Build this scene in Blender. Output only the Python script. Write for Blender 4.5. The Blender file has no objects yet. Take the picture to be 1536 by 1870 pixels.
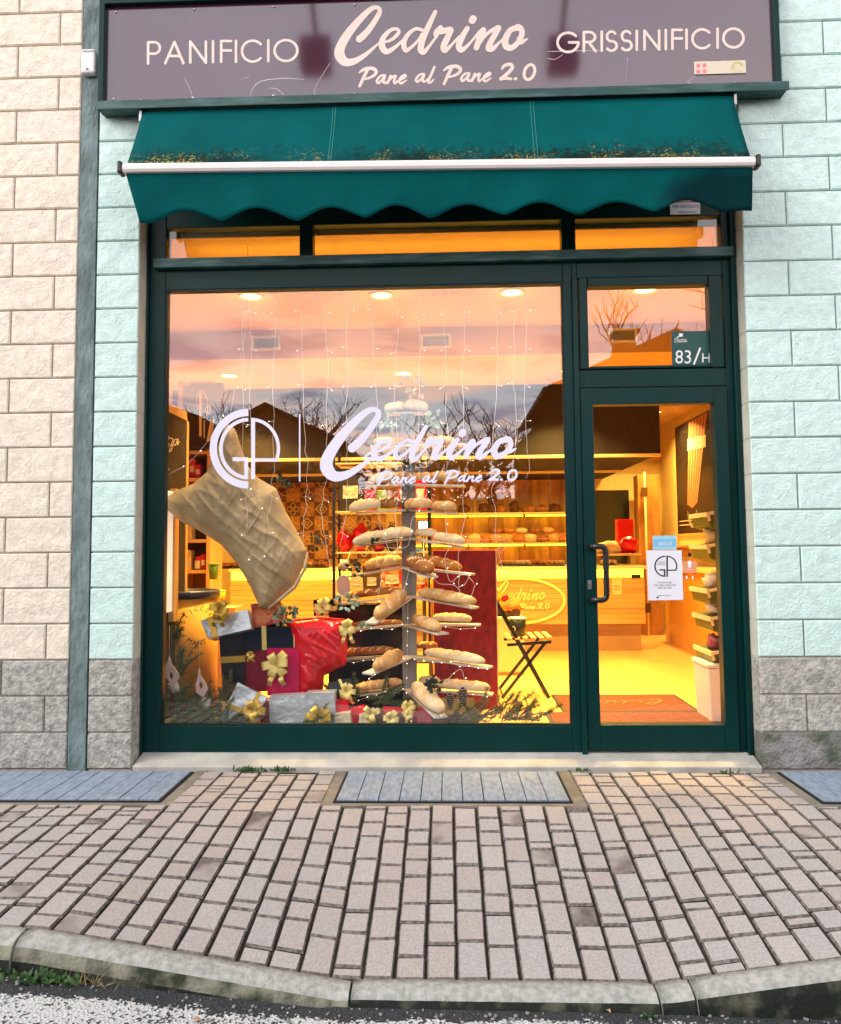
import bpy, bmesh, math, random
import numpy as np
from mathutils import Vector, Matrix, noise, Euler
random.seed(7)
rnd = random.random
SC = bpy.context.scene
COL = SC.collection
R = math.radians

# ------------------------------------------------------------------ camera, sky, sun, exposure
FPX, PPY = 1420.0, 902.8
CAMP = Vector((.1234, -4.3359, 1.212))
YAW, PITCH, ROLL = -.0341, .068, -.0089
_f = Vector((math.sin(YAW)*math.cos(PITCH), math.cos(YAW)*math.cos(PITCH), math.sin(PITCH)))
_r0 = Vector((math.cos(YAW), -math.sin(YAW), 0)); _u0 = _r0.cross(_f)
_r = _r0*math.cos(ROLL)+_u0*math.sin(ROLL); _u = -_r0*math.sin(ROLL)+_u0*math.cos(ROLL)
cam = bpy.data.cameras.new('camera'); camo = bpy.data.objects.new('camera', cam); COL.objects.link(camo)
cam.sensor_fit = 'HORIZONTAL'; cam.sensor_width = 36; cam.lens = FPX/1536*36
cam.shift_y = (PPY-935)/1536; cam.clip_start = .05; cam.clip_end = 600
m = Matrix((_r, _u, -_f)).transposed().to_4x4(); m.translation = CAMP; camo.matrix_world = m
SC.camera = camo

SUN_EL, SUN_ROT = 38, 240
world = bpy.data.worlds.new('World'); SC.world = world; world.use_nodes = True
nt = world.node_tree; N = nt.nodes; L = nt.links
bg = N['Background']; bg.inputs[1].default_value = 1.0
sky = N.new('ShaderNodeTexSky'); sky.sky_type = 'NISHITA'; sky.sun_disc = False
sky.sun_elevation = R(SUN_EL); sky.sun_rotation = R(SUN_ROT); sky.dust_density = 0; sky.ozone_density = 1.5
tc = N.new('ShaderNodeTexCoord'); sep = N.new('ShaderNodeSeparateXYZ'); L.new(tc.outputs['Generated'], sep.inputs[0])
def wmath(op, a, b=None, clamp=False):
    n = N.new('ShaderNodeMath'); n.operation = op; n.use_clamp = clamp
    for i, v in enumerate((a, b)):
        if v is None: continue
        if isinstance(v, (int, float)): n.inputs[i].default_value = v
        else: L.new(v, n.inputs[i])
    return n.outputs[0]
zz = wmath('ADD', wmath('MAXIMUM', sep.outputs[2], 0.0), .07)
cmb = N.new('ShaderNodeCombineXYZ')
L.new(wmath('DIVIDE', sep.outputs[0], zz), cmb.inputs[0]); L.new(wmath('DIVIDE', sep.outputs[1], zz), cmb.inputs[1])
def wnoise(scale, det, rough, off):
    mp = N.new('ShaderNodeMapping'); mp.inputs['Location'].default_value = off; L.new(cmb.outputs[0], mp.inputs[0])
    n = N.new('ShaderNodeTexNoise'); n.inputs['Scale'].default_value = scale; n.inputs['Detail'].default_value = det
    n.inputs['Roughness'].default_value = rough; n.inputs['Distortion'].default_value = .35; L.new(mp.outputs[0], n.inputs[0]); return n.outputs[0]
def wramp(v, stops):
    r = N.new('ShaderNodeValToRGB'); L.new(v, r.inputs[0]); e = r.color_ramp.elements
    while len(e) < len(stops): e.new(.5)
    for el, (p, c) in zip(e, stops): el.position = p; el.color = (c, c, c, 1) if isinstance(c, (int, float)) else (*c, 1)
    return r.outputs[0]
def wmix(fac, a, b):
    n = N.new('ShaderNodeMix'); n.data_type = 'RGBA'; L.new(fac, n.inputs[0]); 
    for s, v in ((6, a), (7, b)):
        if isinstance(v, tuple): n.inputs[s].default_value = (*v, 1)
        else: L.new(v, n.inputs[s])
    return n.outputs[2]
sc_ = N.new('ShaderNodeVectorMath'); sc_.operation = 'SCALE'; L.new(sky.outputs[0], sc_.inputs[0]); sc_.inputs['Scale'].default_value = .1
c1 = wramp(wnoise(1.25, 7, .58, (3.1, .4, 0)), [(.44, 0.0), (.58, 1.0)])
c2 = wramp(wnoise(1.9, 7, .6, (7.3, 2.2, 0)), [(.50, 0.0), (.61, 1.0)])
base = wmix(wramp(sep.outputs[2], [(0, .94), (1, .90)]), sc_.outputs[0], (.62, .645, .68))   # thin high overcast
low = wramp(sep.outputs[2], [(.12, 1.0), (.50, 0.12)])       # the evening colour sits low over the street
s1 = wmix(wmath('MULTIPLY', c1, low), base, (1.15, .76, .60))   # pink evening cloud
s2 = wmix(wmath('MULTIPLY', c2, low), s1, (.26, .29, .40))     # greyer lower cloud
front = wramp(wmath('MULTIPLY', sep.outputs[1], -1.0), [(.1, 0.0), (.8, 1.0)])
gl_ = wmath('ADD', 1.0, wmath('MULTIPLY', wmath('MULTIPLY', front, wramp(sep.outputs[2], [(.16, 1.0), (.46, 0.0)])), 3.3))
sv = N.new('ShaderNodeVectorMath'); sv.operation = 'SCALE'; L.new(s2, sv.inputs[0]); L.new(gl_, sv.inputs['Scale']); L.new(sv.outputs[0], bg.inputs[0])
sunl = bpy.data.lights.new('sun', 'SUN'); sunl.energy = 1.5; sunl.angle = R(30); sunl.color = (1, .97, .93)
suno = bpy.data.objects.new('sun', sunl); COL.objects.link(suno)
suno.rotation_euler = Euler((R(52), 0, R(-60)), 'XYZ')       # light falls from above the street onto the facade
SC.view_settings.view_transform = 'Standard'; SC.view_settings.look = 'None'; SC.view_settings.gamma = 1
SC.view_settings.exposure = .78
SC.render.engine = 'CYCLES'; SC.cycles.use_denoising = True
SC.cycles.max_bounces = 8; SC.cycles.transparent_max_bounces = 12; SC.cycles.sample_clamp_indirect = 6
SC.cycles.caustics_reflective = False; SC.cycles.caustics_refractive = False

# ------------------------------------------------------------------ helpers
def ray(px, py): return _f+_r*((px-768)/FPX)-_u*((py-PPY)/FPX)
def W(px, py, Y): d = ray(px, py); return CAMP+d*((Y-CAMP.y)/d.y)      # photo sight line met with the plane y = Y
def WZ(px, py, Z): d = ray(px, py); return CAMP+d*((Z-CAMP.z)/d.z)
def WX(px, py, X): d = ray(px, py); return CAMP+d*((X-CAMP.x)/d.x)
GLASS_Y = .16
def RF(px, py, V, g=GLASS_Y): p = W(px, py, V); return Vector((p.x, 2*g-V, p.z))  # a thing across the street that the pane mirrors
def ppm(Y): return FPX/(Y-CAMP.y)
def S(r, g, b):
    return tuple(((c/255)/12.92 if c/255 <= .04045 else ((c/255+.055)/1.055)**2.4) for c in (r, g, b))

MATS = {}
def mat(name, col, rough=.6, metal=0, var=.0, vscale=6, bump=0, bscale=60, spec=.5, coat=0, emit=0, col2=None, ramp=(.35, .65), trans=0, stretch=None, detail=4, ior=None, sheen=0, bdist=.01):
    if name in MATS: return MATS[name]
    mt = bpy.data.materials.new(name); mt.use_nodes = True; n = mt.node_tree.nodes; l = mt.node_tree.links
    b = n['Principled BSDF']; b.inputs['Base Color'].default_value = (*col, 1); b.inputs['Roughness'].default_value = rough
    b.inputs['Metallic'].default_value = metal; b.inputs['Specular IOR Level'].default_value = spec; b.inputs['Coat Weight'].default_value = coat
    if ior: b.inputs['IOR'].default_value = ior
    if sheen: b.inputs['Sheen Weight'].default_value = sheen
    if emit: b.inputs['Emission Color'].default_value = (*col, 1); b.inputs['Emission Strength'].default_value = emit
    if trans: b.inputs['Transmission Weight'].default_value = trans
    if var or col2 or bump:
        t = n.new('ShaderNodeTexCoord'); mp = n.new('ShaderNodeMapping'); l.new(t.outputs['Object'], mp.inputs[0])
        if stretch: mp.inputs['Scale'].default_value = stretch
    if var or col2:
        ns = n.new('ShaderNodeTexNoise'); ns.inputs['Scale'].default_value = vscale; ns.inputs['Detail'].default_value = detail; l.new(mp.outputs[0], ns.inputs[0])
        cr = n.new('ShaderNodeValToRGB'); l.new(ns.outputs[0], cr.inputs[0])
        cr.color_ramp.elements[0].position, cr.color_ramp.elements[1].position = ramp
        a = tuple(c*(1-var) for c in col); c2 = col2 or tuple(min(1, c*(1+var)) for c in col)
        cr.color_ramp.elements[0].color = (*(a if not col2 else col), 1); cr.color_ramp.elements[1].color = (*c2, 1)
        l.new(cr.outputs[0], b.inputs['Base Color'])
    if bump:
        nb = n.new('ShaderNodeTexNoise'); nb.inputs['Scale'].default_value = bscale; nb.inputs['Detail'].default_value = 5; l.new(mp.outputs[0], nb.inputs[0])
        bp = n.new('ShaderNodeBump'); bp.inputs['Strength'].default_value = bump; bp.inputs['Distance'].default_value = bdist
        l.new(nb.outputs[0], bp.inputs['Height']); l.new(bp.outputs[0], b.inputs['Normal'])
    MATS[name] = mt; return mt

def wloc(o):
    v = Vector((0, 0, 0))
    while o: v += o.location; o = o.parent
    return v
def tag(o, label=None, cat=None, group=None, kind=None):
    if label: o['label'] = label
    if cat: o['category'] = cat
    if group: o['group'] = group
    if kind: o['kind'] = kind
    return o
def thing(name, label, cat, loc=(0, 0, 0), group=None):
    o = bpy.data.objects.new(name, None); COL.objects.link(o); o.location = loc; o.empty_display_size = .1
    return tag(o, label, cat, group)

class MB:
    """collects faces in world coordinates; build() links them as one mesh object"""
    def __init__(s): s.v = []; s.f = []; s.m = []; s.sm = []
    def face(s, idx, mi=0, smooth=False): s.f.append(tuple(idx)); s.m.append(mi); s.sm.append(smooth)
    def add(s, vs, fs, mi=0, smooth=False):
        o = len(s.v); s.v += [tuple(p) for p in vs]
        for f in fs: s.face([o+i for i in f], mi, smooth)
        return s
    def quad(s, a, b, c, d, mi=0): return s.add([a, b, c, d], [(0, 1, 2, 3)], mi)
    def box(s, lo, hi, mi=0, M=None):
        x0, y0, z0 = lo; x1, y1, z1 = hi
        vs = [Vector(p) for p in ((x0,y0,z0),(x1,y0,z0),(x1,y1,z0),(x0,y1,z0),(x0,y0,z1),(x1,y0,z1),(x1,y1,z1),(x0,y1,z1))]
        if M is not None: vs = [M @ p for p in vs]
        return s.add(vs, [(0,3,2,1),(4,5,6,7),(0,1,5,4),(1,2,6,5),(2,3,7,6),(3,0,4,7)], mi)
    def bar(s, a, b, w, h, mi=0, up=(0, 0, 1)):
        a, b = Vector(a), Vector(b); d = (b-a); ln = d.length; d.normalize(); up = Vector(up)
        if abs(d.dot(up)) > .98: up = Vector((0, 1, 0))
        sx = d.cross(up).normalized(); uz = sx.cross(d)
        M = Matrix((sx, d, uz)).transposed().to_4x4(); M.translation = a
        return s.box((-w/2, 0, -h/2), (w/2, ln, h/2), mi, M)
    def tube(s, pts, r, n=6, mi=0, cap=True):
        pts = [Vector(p) for p in pts]; rs = r if isinstance(r, (list, tuple)) else [r]*len(pts); o = len(s.v); up = None
        for i, p in enumerate(pts):
            d = (pts[min(i+1, len(pts)-1)]-pts[max(i-1, 0)]).normalized()
            if up is None: up = Vector((0, 0, 1)) if abs(d.z) < .9 else Vector((0, 1, 0))
            sx = d.cross(up).normalized(); uz = sx.cross(d).normalized(); up = uz
            for k in range(n):
                a = 2*math.pi*k/n; s.v.append(tuple(p+sx*math.cos(a)*rs[i]+uz*math.sin(a)*rs[i]))
        for i in range(len(pts)-1):
            for k in range(n): s.face((o+i*n+k, o+i*n+(k+1)%n, o+(i+1)*n+(k+1)%n, o+(i+1)*n+k), mi, True)
        if cap:
            s.face([o+k for k in range(n)][::-1], mi); s.face([o+(len(pts)-1)*n+k for k in range(n)], mi)
        return s
    def lathe(s, prof, c, n=24, mi=0, M=None, sq=(1, 1)):
        c = Vector(c); o = len(s.v)
        for r, z in prof:
            for k in range(n):
                a = 2*math.pi*k/n; p = Vector((r*math.cos(a)*sq[0], r*math.sin(a)*sq[1], z))
                if M is not None: p = M @ p
                s.v.append(tuple(c+p))
        for i in range(len(prof)-1):
            for k in range(n): s.face((o+i*n+k, o+i*n+(k+1)%n, o+(i+1)*n+(k+1)%n, o+(i+1)*n+k), mi, True)
        if prof[0][0] > 1e-5: s.face([o+k for k in range(n)][::-1], mi)
        if prof[-1][0] > 1e-5: s.face([o+(len(prof)-1)*n+k for k in range(n)], mi)
        return s
    def ball(s, c, r, n=10, mi=0, sq=(1, 1, 1), nz=0, M=None):
        c = Vector(c); o = len(s.v); rows = max(4, n//2)
        for i in range(rows+1):
            t = math.pi*i/rows
            for k in range(n):
                a = 2*math.pi*k/n; p = Vector((math.sin(t)*math.cos(a)*sq[0], math.sin(t)*math.sin(a)*sq[1], math.cos(t)*sq[2]))
                if nz: p *= 1+nz*noise.noise(p*2.3+c*7)
                p *= r
                if M is not None: p = M @ p
                s.v.append(tuple(c+p))
        for i in range(rows):
            for k in range(n): s.face((o+i*n+k, o+(i+1)*n+k, o+(i+1)*n+(k+1)%n, o+i*n+(k+1)%n), mi, True)
        return s
    def build(s, name, mats, parent=None, bevel=0, seg=2, subd=0):
        vs = np.array(s.v, float); lo, hi = vs.min(0), vs.max(0)
        base = Vector(((lo[0]+hi[0])/2, (lo[1]+hi[1])/2, lo[2]))
        me = bpy.data.meshes.new(name); me.from_pydata([tuple(p) for p in (vs-np.array(base))], [], s.f); me.update()
        mats = mats if isinstance(mats, (list, tuple)) else [mats]
        for q in mats: me.materials.append(q)
        me.polygons.foreach_set('material_index', s.m); me.polygons.foreach_set('use_smooth', s.sm)
        o = bpy.data.objects.new(name, me); COL.objects.link(o)
        if parent: o.parent = parent; o.location = base-wloc(parent)
        else: o.location = base
        if bevel:
            b = o.modifiers.new('bevel', 'BEVEL'); b.width = bevel; b.segments = seg; b.limit_method = 'ANGLE'; b.angle_limit = R(40)
        if subd:
            b = o.modifiers.new('sub', 'SUBSURF'); b.levels = b.render_levels = subd
        return o

# --- outlines: strokes with a width are united on a fine grid and cut out as one flat sheet
def resample(st, step):
    P = [np.array(p, float) for p in st]
    if len(P) == 1: return [P[0]]
    out = []
    for i in range(len(P)-1):
        p0, p1, p2, p3 = P[max(i-1, 0)], P[i], P[i+1], P[min(i+2, len(P)-1)]
        n = max(2, int(np.hypot(*(p2-p1)[:2])/step))
        for k in range(n):
            t = k/n; out.append(.5*((2*p1)+(-p0+p2)*t+(2*p0-5*p1+4*p2-p3)*t*t+(-p0+3*p1-3*p2+p3)*t**3))
    out.append(P[-1]); return out
def field(strokes, step, lin=False):
    pts = [q for st in strokes for q in ([np.array(a)+(np.array(b)-np.array(a))*t for a, b in zip(st[:-1], st[1:]) for t in np.linspace(0, 1, max(2, int(math.dist(a[:2], b[:2])/step)+1))] if lin and len(st) > 1 else resample(st, step))]
    A = np.array(pts); mw = A[:, 2].max()
    x0, y0 = A[:, 0].min()-mw, A[:, 1].min()-mw; nx = int((A[:, 0].max()+mw-x0)/step)+2; ny = int((A[:, 1].max()+mw-y0)/step)+2
    F = np.full((ny, nx), 9.0)
    for x, y, w in pts:
        r = w/2+2*step; i0, i1 = max(0, int((x-r-x0)/step)), min(nx, int((x+r-x0)/step)+2); j0, j1 = max(0, int((y-r-y0)/step)), min(ny, int((y+r-y0)/step)+2)
        gx = x0+np.arange(i0, i1)*step; gy = y0+np.arange(j0, j1)*step
        d = np.hypot(gx[None]-x, gy[:, None]-y)-w/2; F[j0:j1, i0:i1] = np.minimum(F[j0:j1, i0:i1], d)
    return F, x0, y0
def poly_field(poly, step):
    P = np.array(poly, float); x0, y0 = P.min(0)-2*step; nx, ny = ((P.max(0)+2*step-np.array((x0, y0)))/step).astype(int)+2
    gx, gy = np.meshgrid(x0+np.arange(nx)*step, y0+np.arange(ny)*step); D = np.full(gx.shape, 1e9); ins = np.zeros(gx.shape, bool)
    for a, b in zip(P, np.roll(P, -1, 0)):
        e = b-a; t = np.clip(((gx-a[0])*e[0]+(gy-a[1])*e[1])/max(e@e, 1e-9), 0, 1)
        D = np.minimum(D, np.hypot(gx-a[0]-t*e[0], gy-a[1]-t*e[1]))
        if a[1] != b[1]: ins ^= ((a[1] > gy) != (b[1] > gy)) & (gx < (b[0]-a[0])*(gy-a[1])/(b[1]-a[1])+a[0])
    return np.where(ins, -D, D), x0, y0
def march(F, x0, y0, step, mapf, mb=None, mi=0, merge=True, smooth=False, back=None):
    mb = mb or MB(); ny, nx = F.shape; ids = {}; I = F < 0
    def vid(key, u, v, d):
        if key not in ids:
            ids[key] = len(mb.v); mb.v.append(tuple(mapf(u, v, d)))
        return ids[key]
    for j in range(ny-1):
        i = 0
        while i < nx-1:
            c = [(i, j), (i+1, j), (i+1, j+1), (i, j+1)]; ins = [I[q[1], q[0]] for q in c]
            if not any(ins): i += 1; continue
            if all(ins):
                k = i+1
                if merge:
                    while k < nx-1 and I[j, k+1] and I[j+1, k+1]: k += 1
                pts = [(i, j), (k, j), (k, j+1), (i, j+1)]
                mb.face([vid(q, x0+q[0]*step, y0+q[1]*step, F[q[1], q[0]]) for q in pts][::-1], mi, smooth); i = k; continue
            poly = []
            for a in range(4):
                p, q = c[a], c[(a+1) % 4]; fp, fq = F[p[1], p[0]], F[q[1], q[0]]
                if fp < 0: poly.append(vid(p, x0+p[0]*step, y0+p[1]*step, fp))
                if (fp < 0) != (fq < 0):
                    t = fp/(fp-fq); poly.append(vid((min(p, q), max(p, q)), x0+(p[0]+(q[0]-p[0])*t)*step, y0+(p[1]+(q[1]-p[1])*t)*step, 0))
            if len(poly) > 2: mb.face(poly[::-1], mi, smooth)
            i += 1
    return mb
def lettering(strokes, mapf, step=1.0, mb=None, mi=0, lin=False):
    F, x0, y0 = field(strokes, step, lin); return march(F, x0, y0, step, lambda u, v, d: mapf(u, v), mb, mi)
def pillow(poly, Y, thick, step=3, reach=30, wr=.012, wsc=9, mb=None, mi=0, both=True):
    """a soft filled shape with the photographed outline, its own depth and a wrinkled skin"""
    F, x0, y0 = poly_field(poly, step); mb = mb or MB()
    def mk(sg):
        def f(u, v, d):
            t = min(1, -d/reach); h = thick*math.sqrt(max(0, 1-(1-t)**2)); p = W(u, v, Y)
            if sg < 0: h += t*wr*(noise.fractal(p*wsc*.6, 1, 2, 2)*.7+1.5*max(0, 1-abs(noise.noise(Vector(((p.x+p.z)*wsc*1.0, (p.x-p.z)*wsc*.22, 3)))*3.2))**2+.5*max(0, 1-abs(noise.noise(Vector(((p.x-.4*p.z)*wsc*1.6, (p.x*.4+p.z)*wsc*.4, 9)))*3))**2+.25*abs(noise.noise(Vector((p.x+p.z*.7, p.z-p.x*.5, 0))*wsc*1.2)))
            q = W(u, v, Y+sg*h) if h > 0 else p
            return q
        return f
    march(F, x0, y0, step, mk(-1), mb, mi, False, True)
    n0 = len(mb.f)
    if both:
        march(F, x0, y0, step, mk(1), mb, mi, False, True)
        for i in range(n0, len(mb.f)): mb.f[i] = mb.f[i][::-1]
    return mb
def text_mesh(txt, mapf, size=1, spacing=1, mb=None, mi=0, align='CENTER', shear=0):
    """built-in type, flattened to faces; mapf(u, v) puts it on its surface"""
    cu = bpy.data.curves.new('type', 'FONT'); cu.body = txt; cu.size = size; cu.align_x = align; cu.space_character = spacing; cu.resolution_u = 3; cu.shear = shear
    o = bpy.data.objects.new('type', cu); COL.objects.link(o); bpy.context.view_layer.update()
    me = bpy.data.meshes.new_from_object(o.evaluated_get(bpy.context.evaluated_depsgraph_get()))
    mb = mb or MB(); mb.add([mapf(v.co.x, v.co.y) for v in me.vertices], [tuple(p.vertices) for p in me.polygons], mi)
    bpy.data.objects.remove(o); bpy.data.curves.remove(cu); bpy.data.meshes.remove(me); return mb

# ------------------------------------------------------------------ materials
M_CREAM = mat('cream_splitface', S(228, 219, 203), .9, var=.08, vscale=26, bump=.7, bscale=75, bdist=.008, spec=.2, detail=8)
M_MINT = mat('pale_mint_splitface', S(203, 230, 225), .9, var=.06, vscale=26, bump=.7, bscale=75, bdist=.008, spec=.2, detail=8)
M_REVEAL = mat('smooth_block_side', S(196, 200, 186), .9, var=.08, vscale=8, bump=.2, bscale=90, spec=.2)
M_GREY = mat('grey_splitface', S(172, 171, 164), .92, var=.26, vscale=30, bump=1, bscale=60, bdist=.014, spec=.2)
M_MOSSY = mat('mossy_grey_splitface', S(88, 96, 82), .95, col2=S(150, 148, 146), vscale=9, bump=1, bscale=60, bdist=.014, spec=.2)
M_MORT = mat('joint_mortar', S(196, 190, 182), .95, var=.1, vscale=30)
M_MORTG = mat('joint_mortar_pale', S(190, 186, 176), .95, var=.1, vscale=30)
M_PIL = mat('painted_concrete', S(112, 130, 130), .9, var=.26, vscale=13, bump=.9, bscale=45, bdist=.015, spec=.25, stretch=(1, 1, .45), detail=8)
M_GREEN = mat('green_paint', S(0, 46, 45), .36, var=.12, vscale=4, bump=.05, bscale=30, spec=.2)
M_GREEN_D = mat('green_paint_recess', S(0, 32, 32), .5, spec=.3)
M_LEDGE = mat('lightened_green_paint', S(12, 66, 64), .55, col2=S(70, 104, 103), vscale=9, stretch=(.6, 1, 4), ramp=(.45, .75))  # lighter green paints in light reflecting off the transom ledge; sign ledge shares it
M_SILL = mat('sill_stone', S(172, 170, 163), .8, var=.15, vscale=7, bump=.25, bscale=90)
M_BLACK = mat('black_metal', S(14, 14, 16), .35, metal=0, spec=.6)
M_STEEL = mat('steel', S(170, 172, 175), .35, metal=1)
M_WHITEP = mat('white_plastic', S(222, 222, 226), .4)
M_VINYL = mat('white_vinyl', S(222, 222, 240), .5)

# ------------------------------------------------------------------ block walls
def block(mb, x0, x1, z0, z1, mi, depth=.1, amp=.005, yb=.004):
    g = .0034; x0 += g; x1 -= g; z0 += g; z1 -= g
    nx, nz = max(5, int((x1-x0)/.021)+2), 11; o = len(mb.v); off = noise.random_unit_vector()*9
    for j in range(nz+1):
        for i in range(nx+1):
            x = x0+(.0 if i == 0 else x1-x0 if i == nx else .006+(x1-x0-.012)*(i-1)/(nx-2)); z = z0+(.0 if j == 0 else z1-z0 if j == nz else .006+(z1-z0-.012)*(j-1)/(nz-2))
            e = min(i, nx-i, j, nz-j)
            p = Vector((x*13, 0, z*13))+off
            y = yb if e == 0 else yb-.006-amp*(noise.fractal(p, 1, 2, 4)*.8+.45)*min(1, e*.3+.4)
            mb.v.append((x, y, z))
    for j in range(nz):
        for i in range(nx): a = o+j*(nx+1)+i; mb.face((a, a+1, a+nx+2, a+nx+1), mi)
    mb.quad((x0, yb, z0), (x0, depth, z0), (x1, depth, z0), (x1, yb, z0), mi); mb.quad((x0, yb, z1), (x1, yb, z1), (x1, depth, z1), (x0, depth, z1), mi)
    return (x0, x1, z0, z1)
def block_wall(name, label, xa, xb, cuts, light, k0=0, k1=34, moss=False, reveal=None):
    mb = MB()
    for k in range(k0, k1):
        z0, z1 = k*.2, k*.2+.2; xs = sorted({xa, xb} | {c for c in cuts(k) if xa+.03 < c < xb-.03})
        for a, b in zip(xs[:-1], xs[1:]):
            mi = 0 if k >= 3 else (4 if moss and k == 0 else 1)
            q = block(mb, a, b, z0, z1, mi)
            for side, xx in (('l', q[0]), ('r', q[1])):
                d = .29 if reveal == side and abs(xx-(xa if side == 'l' else xb)) < .01 else .08
                pts = [(xx, .006, q[2]), (xx, .006, q[3]), (xx, d, q[3]), (xx, d, q[2])]
                mb.quad(*(pts if side == 'l' else pts[::-1]), (5 if d > .1 and k >= 3 else mi))
    zb = max(k0, 3)*.2
    mb.box((xa+.006, .014, zb), (xb-.006, .285, k1*.2-.006), 2)
    if k0 < 3: mb.box((xa+.006, .010, k0*.2-.1), (xb-.006, .285, zb), 3)
    o = mb.build(name, [light, M_GREY, M_MORT, M_MORTG, M_MOSSY, M_REVEAL]); return tag(o, label, 'wall')
XP0, XP1, XS, XC = -2.0, -1.893, -1.636, 1.803
block_wall('block_wall', 'cream split-face block wall with grey base courses left of the grey-green pilaster', -6.5, XP0, lambda k: [XP0-(.137 if k % 2 else .387)-.5*n for n in range(12)], M_CREAM)
block_wall('block_wall', 'narrow strip of pale mint blocks between pilaster and shop window', XP1, XS, lambda k: [], M_MINT, reveal='r')
block_wall('block_wall', 'wide pale mint split-face block wall right of the glass door', XC, 6.8, lambda k: [XC+(.25 if k % 2 else 0)+.5*n for n in range(12)], M_MINT, moss=True, reveal='l')
block_wall('block_wall', 'mint block wall above the shop opening, behind sign and awning', XS, XC, lambda k: [XC-(.25 if k % 2 else 0)-.5*n for n in range(9)], M_MINT, k0=17)
mb = MB(); nz = 80
for i in range(nz):
    z0, z1 = -.1+6.9*i/nz, -.1+6.9*(i+1)/nz
    f = lambda x, z: .004*noise.noise(Vector((x*9, 3, z*7)))
    for xa, xb in ((XP0+.004, (XP0+XP1)/2), ((XP0+XP1)/2, XP1-.004)):
        mb.quad((xa, -.004+f(xa, z0), z0), (xb, -.004+f(xb, z0), z0), (xb, -.004+f(xb, z1), z1), (xa, -.004+f(xa, z1), z1))
    for xx in (XP0+.004, XP1-.004):
        mb.quad((xx, -.004+f(xx, z0), z0), (xx, -.004+f(xx, z1), z1), (xx, .25, z1), (xx, .25, z0))
tag(mb.build('pilaster', M_PIL), 'narrow grey-green painted concrete pilaster between two block walls', 'pilaster')
p = W(163, 114, -.03); t = thing('alarm_box', 'small white plastic box with keyhole high on the pilaster', 'alarm box', (p.x, -.01, p.z-.07))
mb = MB(); mb.box((p.x-.042, -.05, p.z-.075), (p.x+.042, -.006, p.z+.072)); mb.build('case', M_WHITEP, t, .012, 3)
mb = MB(); mb.box((p.x-.036, -.055, p.z+.055), (p.x+.036, -.05, p.z+.065)); mb.build('lid', M_WHITEP, t, .002)
mb = MB(); mb.lathe([(.007, 0), (.007, .008)], (p.x-.004, -.05, p.z-.05), 10, 0, Matrix.Rotation(R(90), 4, 'X')); mb.build('lock', M_STEEL, t)

# ------------------------------------------------------------------ pavement, kerb, road
def lerp(v, tab):
    if v <= tab[0][0]: return tab[0][1]
    for (a, fa), (b, fb) in zip(tab[:-1], tab[1:]):
        if v <= b: return fa+(fb-fa)*(v-a)/(b-a)
    return tab[-1][1]
KT = [(-1.45, -.040), (-1.25, -.048), (-.75, -.125), (-.25, -.202), (.8, -.204), (1.1, -.16), (1.45, -.112), (2.0, -.055)]
zk = lambda x: lerp(x, KT)
gz = lambda x, y: 0 if y >= -.6 else zk(x)*min(1, (-.6-y)/1.09)
rz = lambda x: lerp(x, [(-3, -.2), (-1.4, -.132), (-.3, -.238), (.8, -.246), (3, -.29)])
KY0, KY1 = -1.69, -1.768
M_PAV = [mat('paver_%s' % n, c, .9, var=.15, vscale=130, bump=.5, bscale=240, bdist=.004, spec=.25, detail=8) for n, c in
         (('rose', S(170, 162, 159)), ('grey', S(168, 164, 162)), ('pale', S(173, 167, 164)), ('warm', S(169, 160, 155)))]
M_PAVD = mat('paver_stained', S(160, 152, 147), .85, col2=S(96, 86, 84), vscale=7, bump=.5, bscale=240, bdist=.004, ramp=(.42, .66), detail=8)
M_JOINT = mat('joint_dirt', S(50, 45, 41), .97, var=.3, vscale=30)
GR = [(-4.2, -1.285), (-.425, .69), (1.875, 4.4)]; GY0, GY1 = -.535, -.05
mb = MB(); prng = random.Random(3)
def in_grate(x0, x1, y0): return any(x1 > a-.03 and x0 < b+.03 for a, b in GR) and y0 > GY0-.05
PITCH_X = .1045
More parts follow.
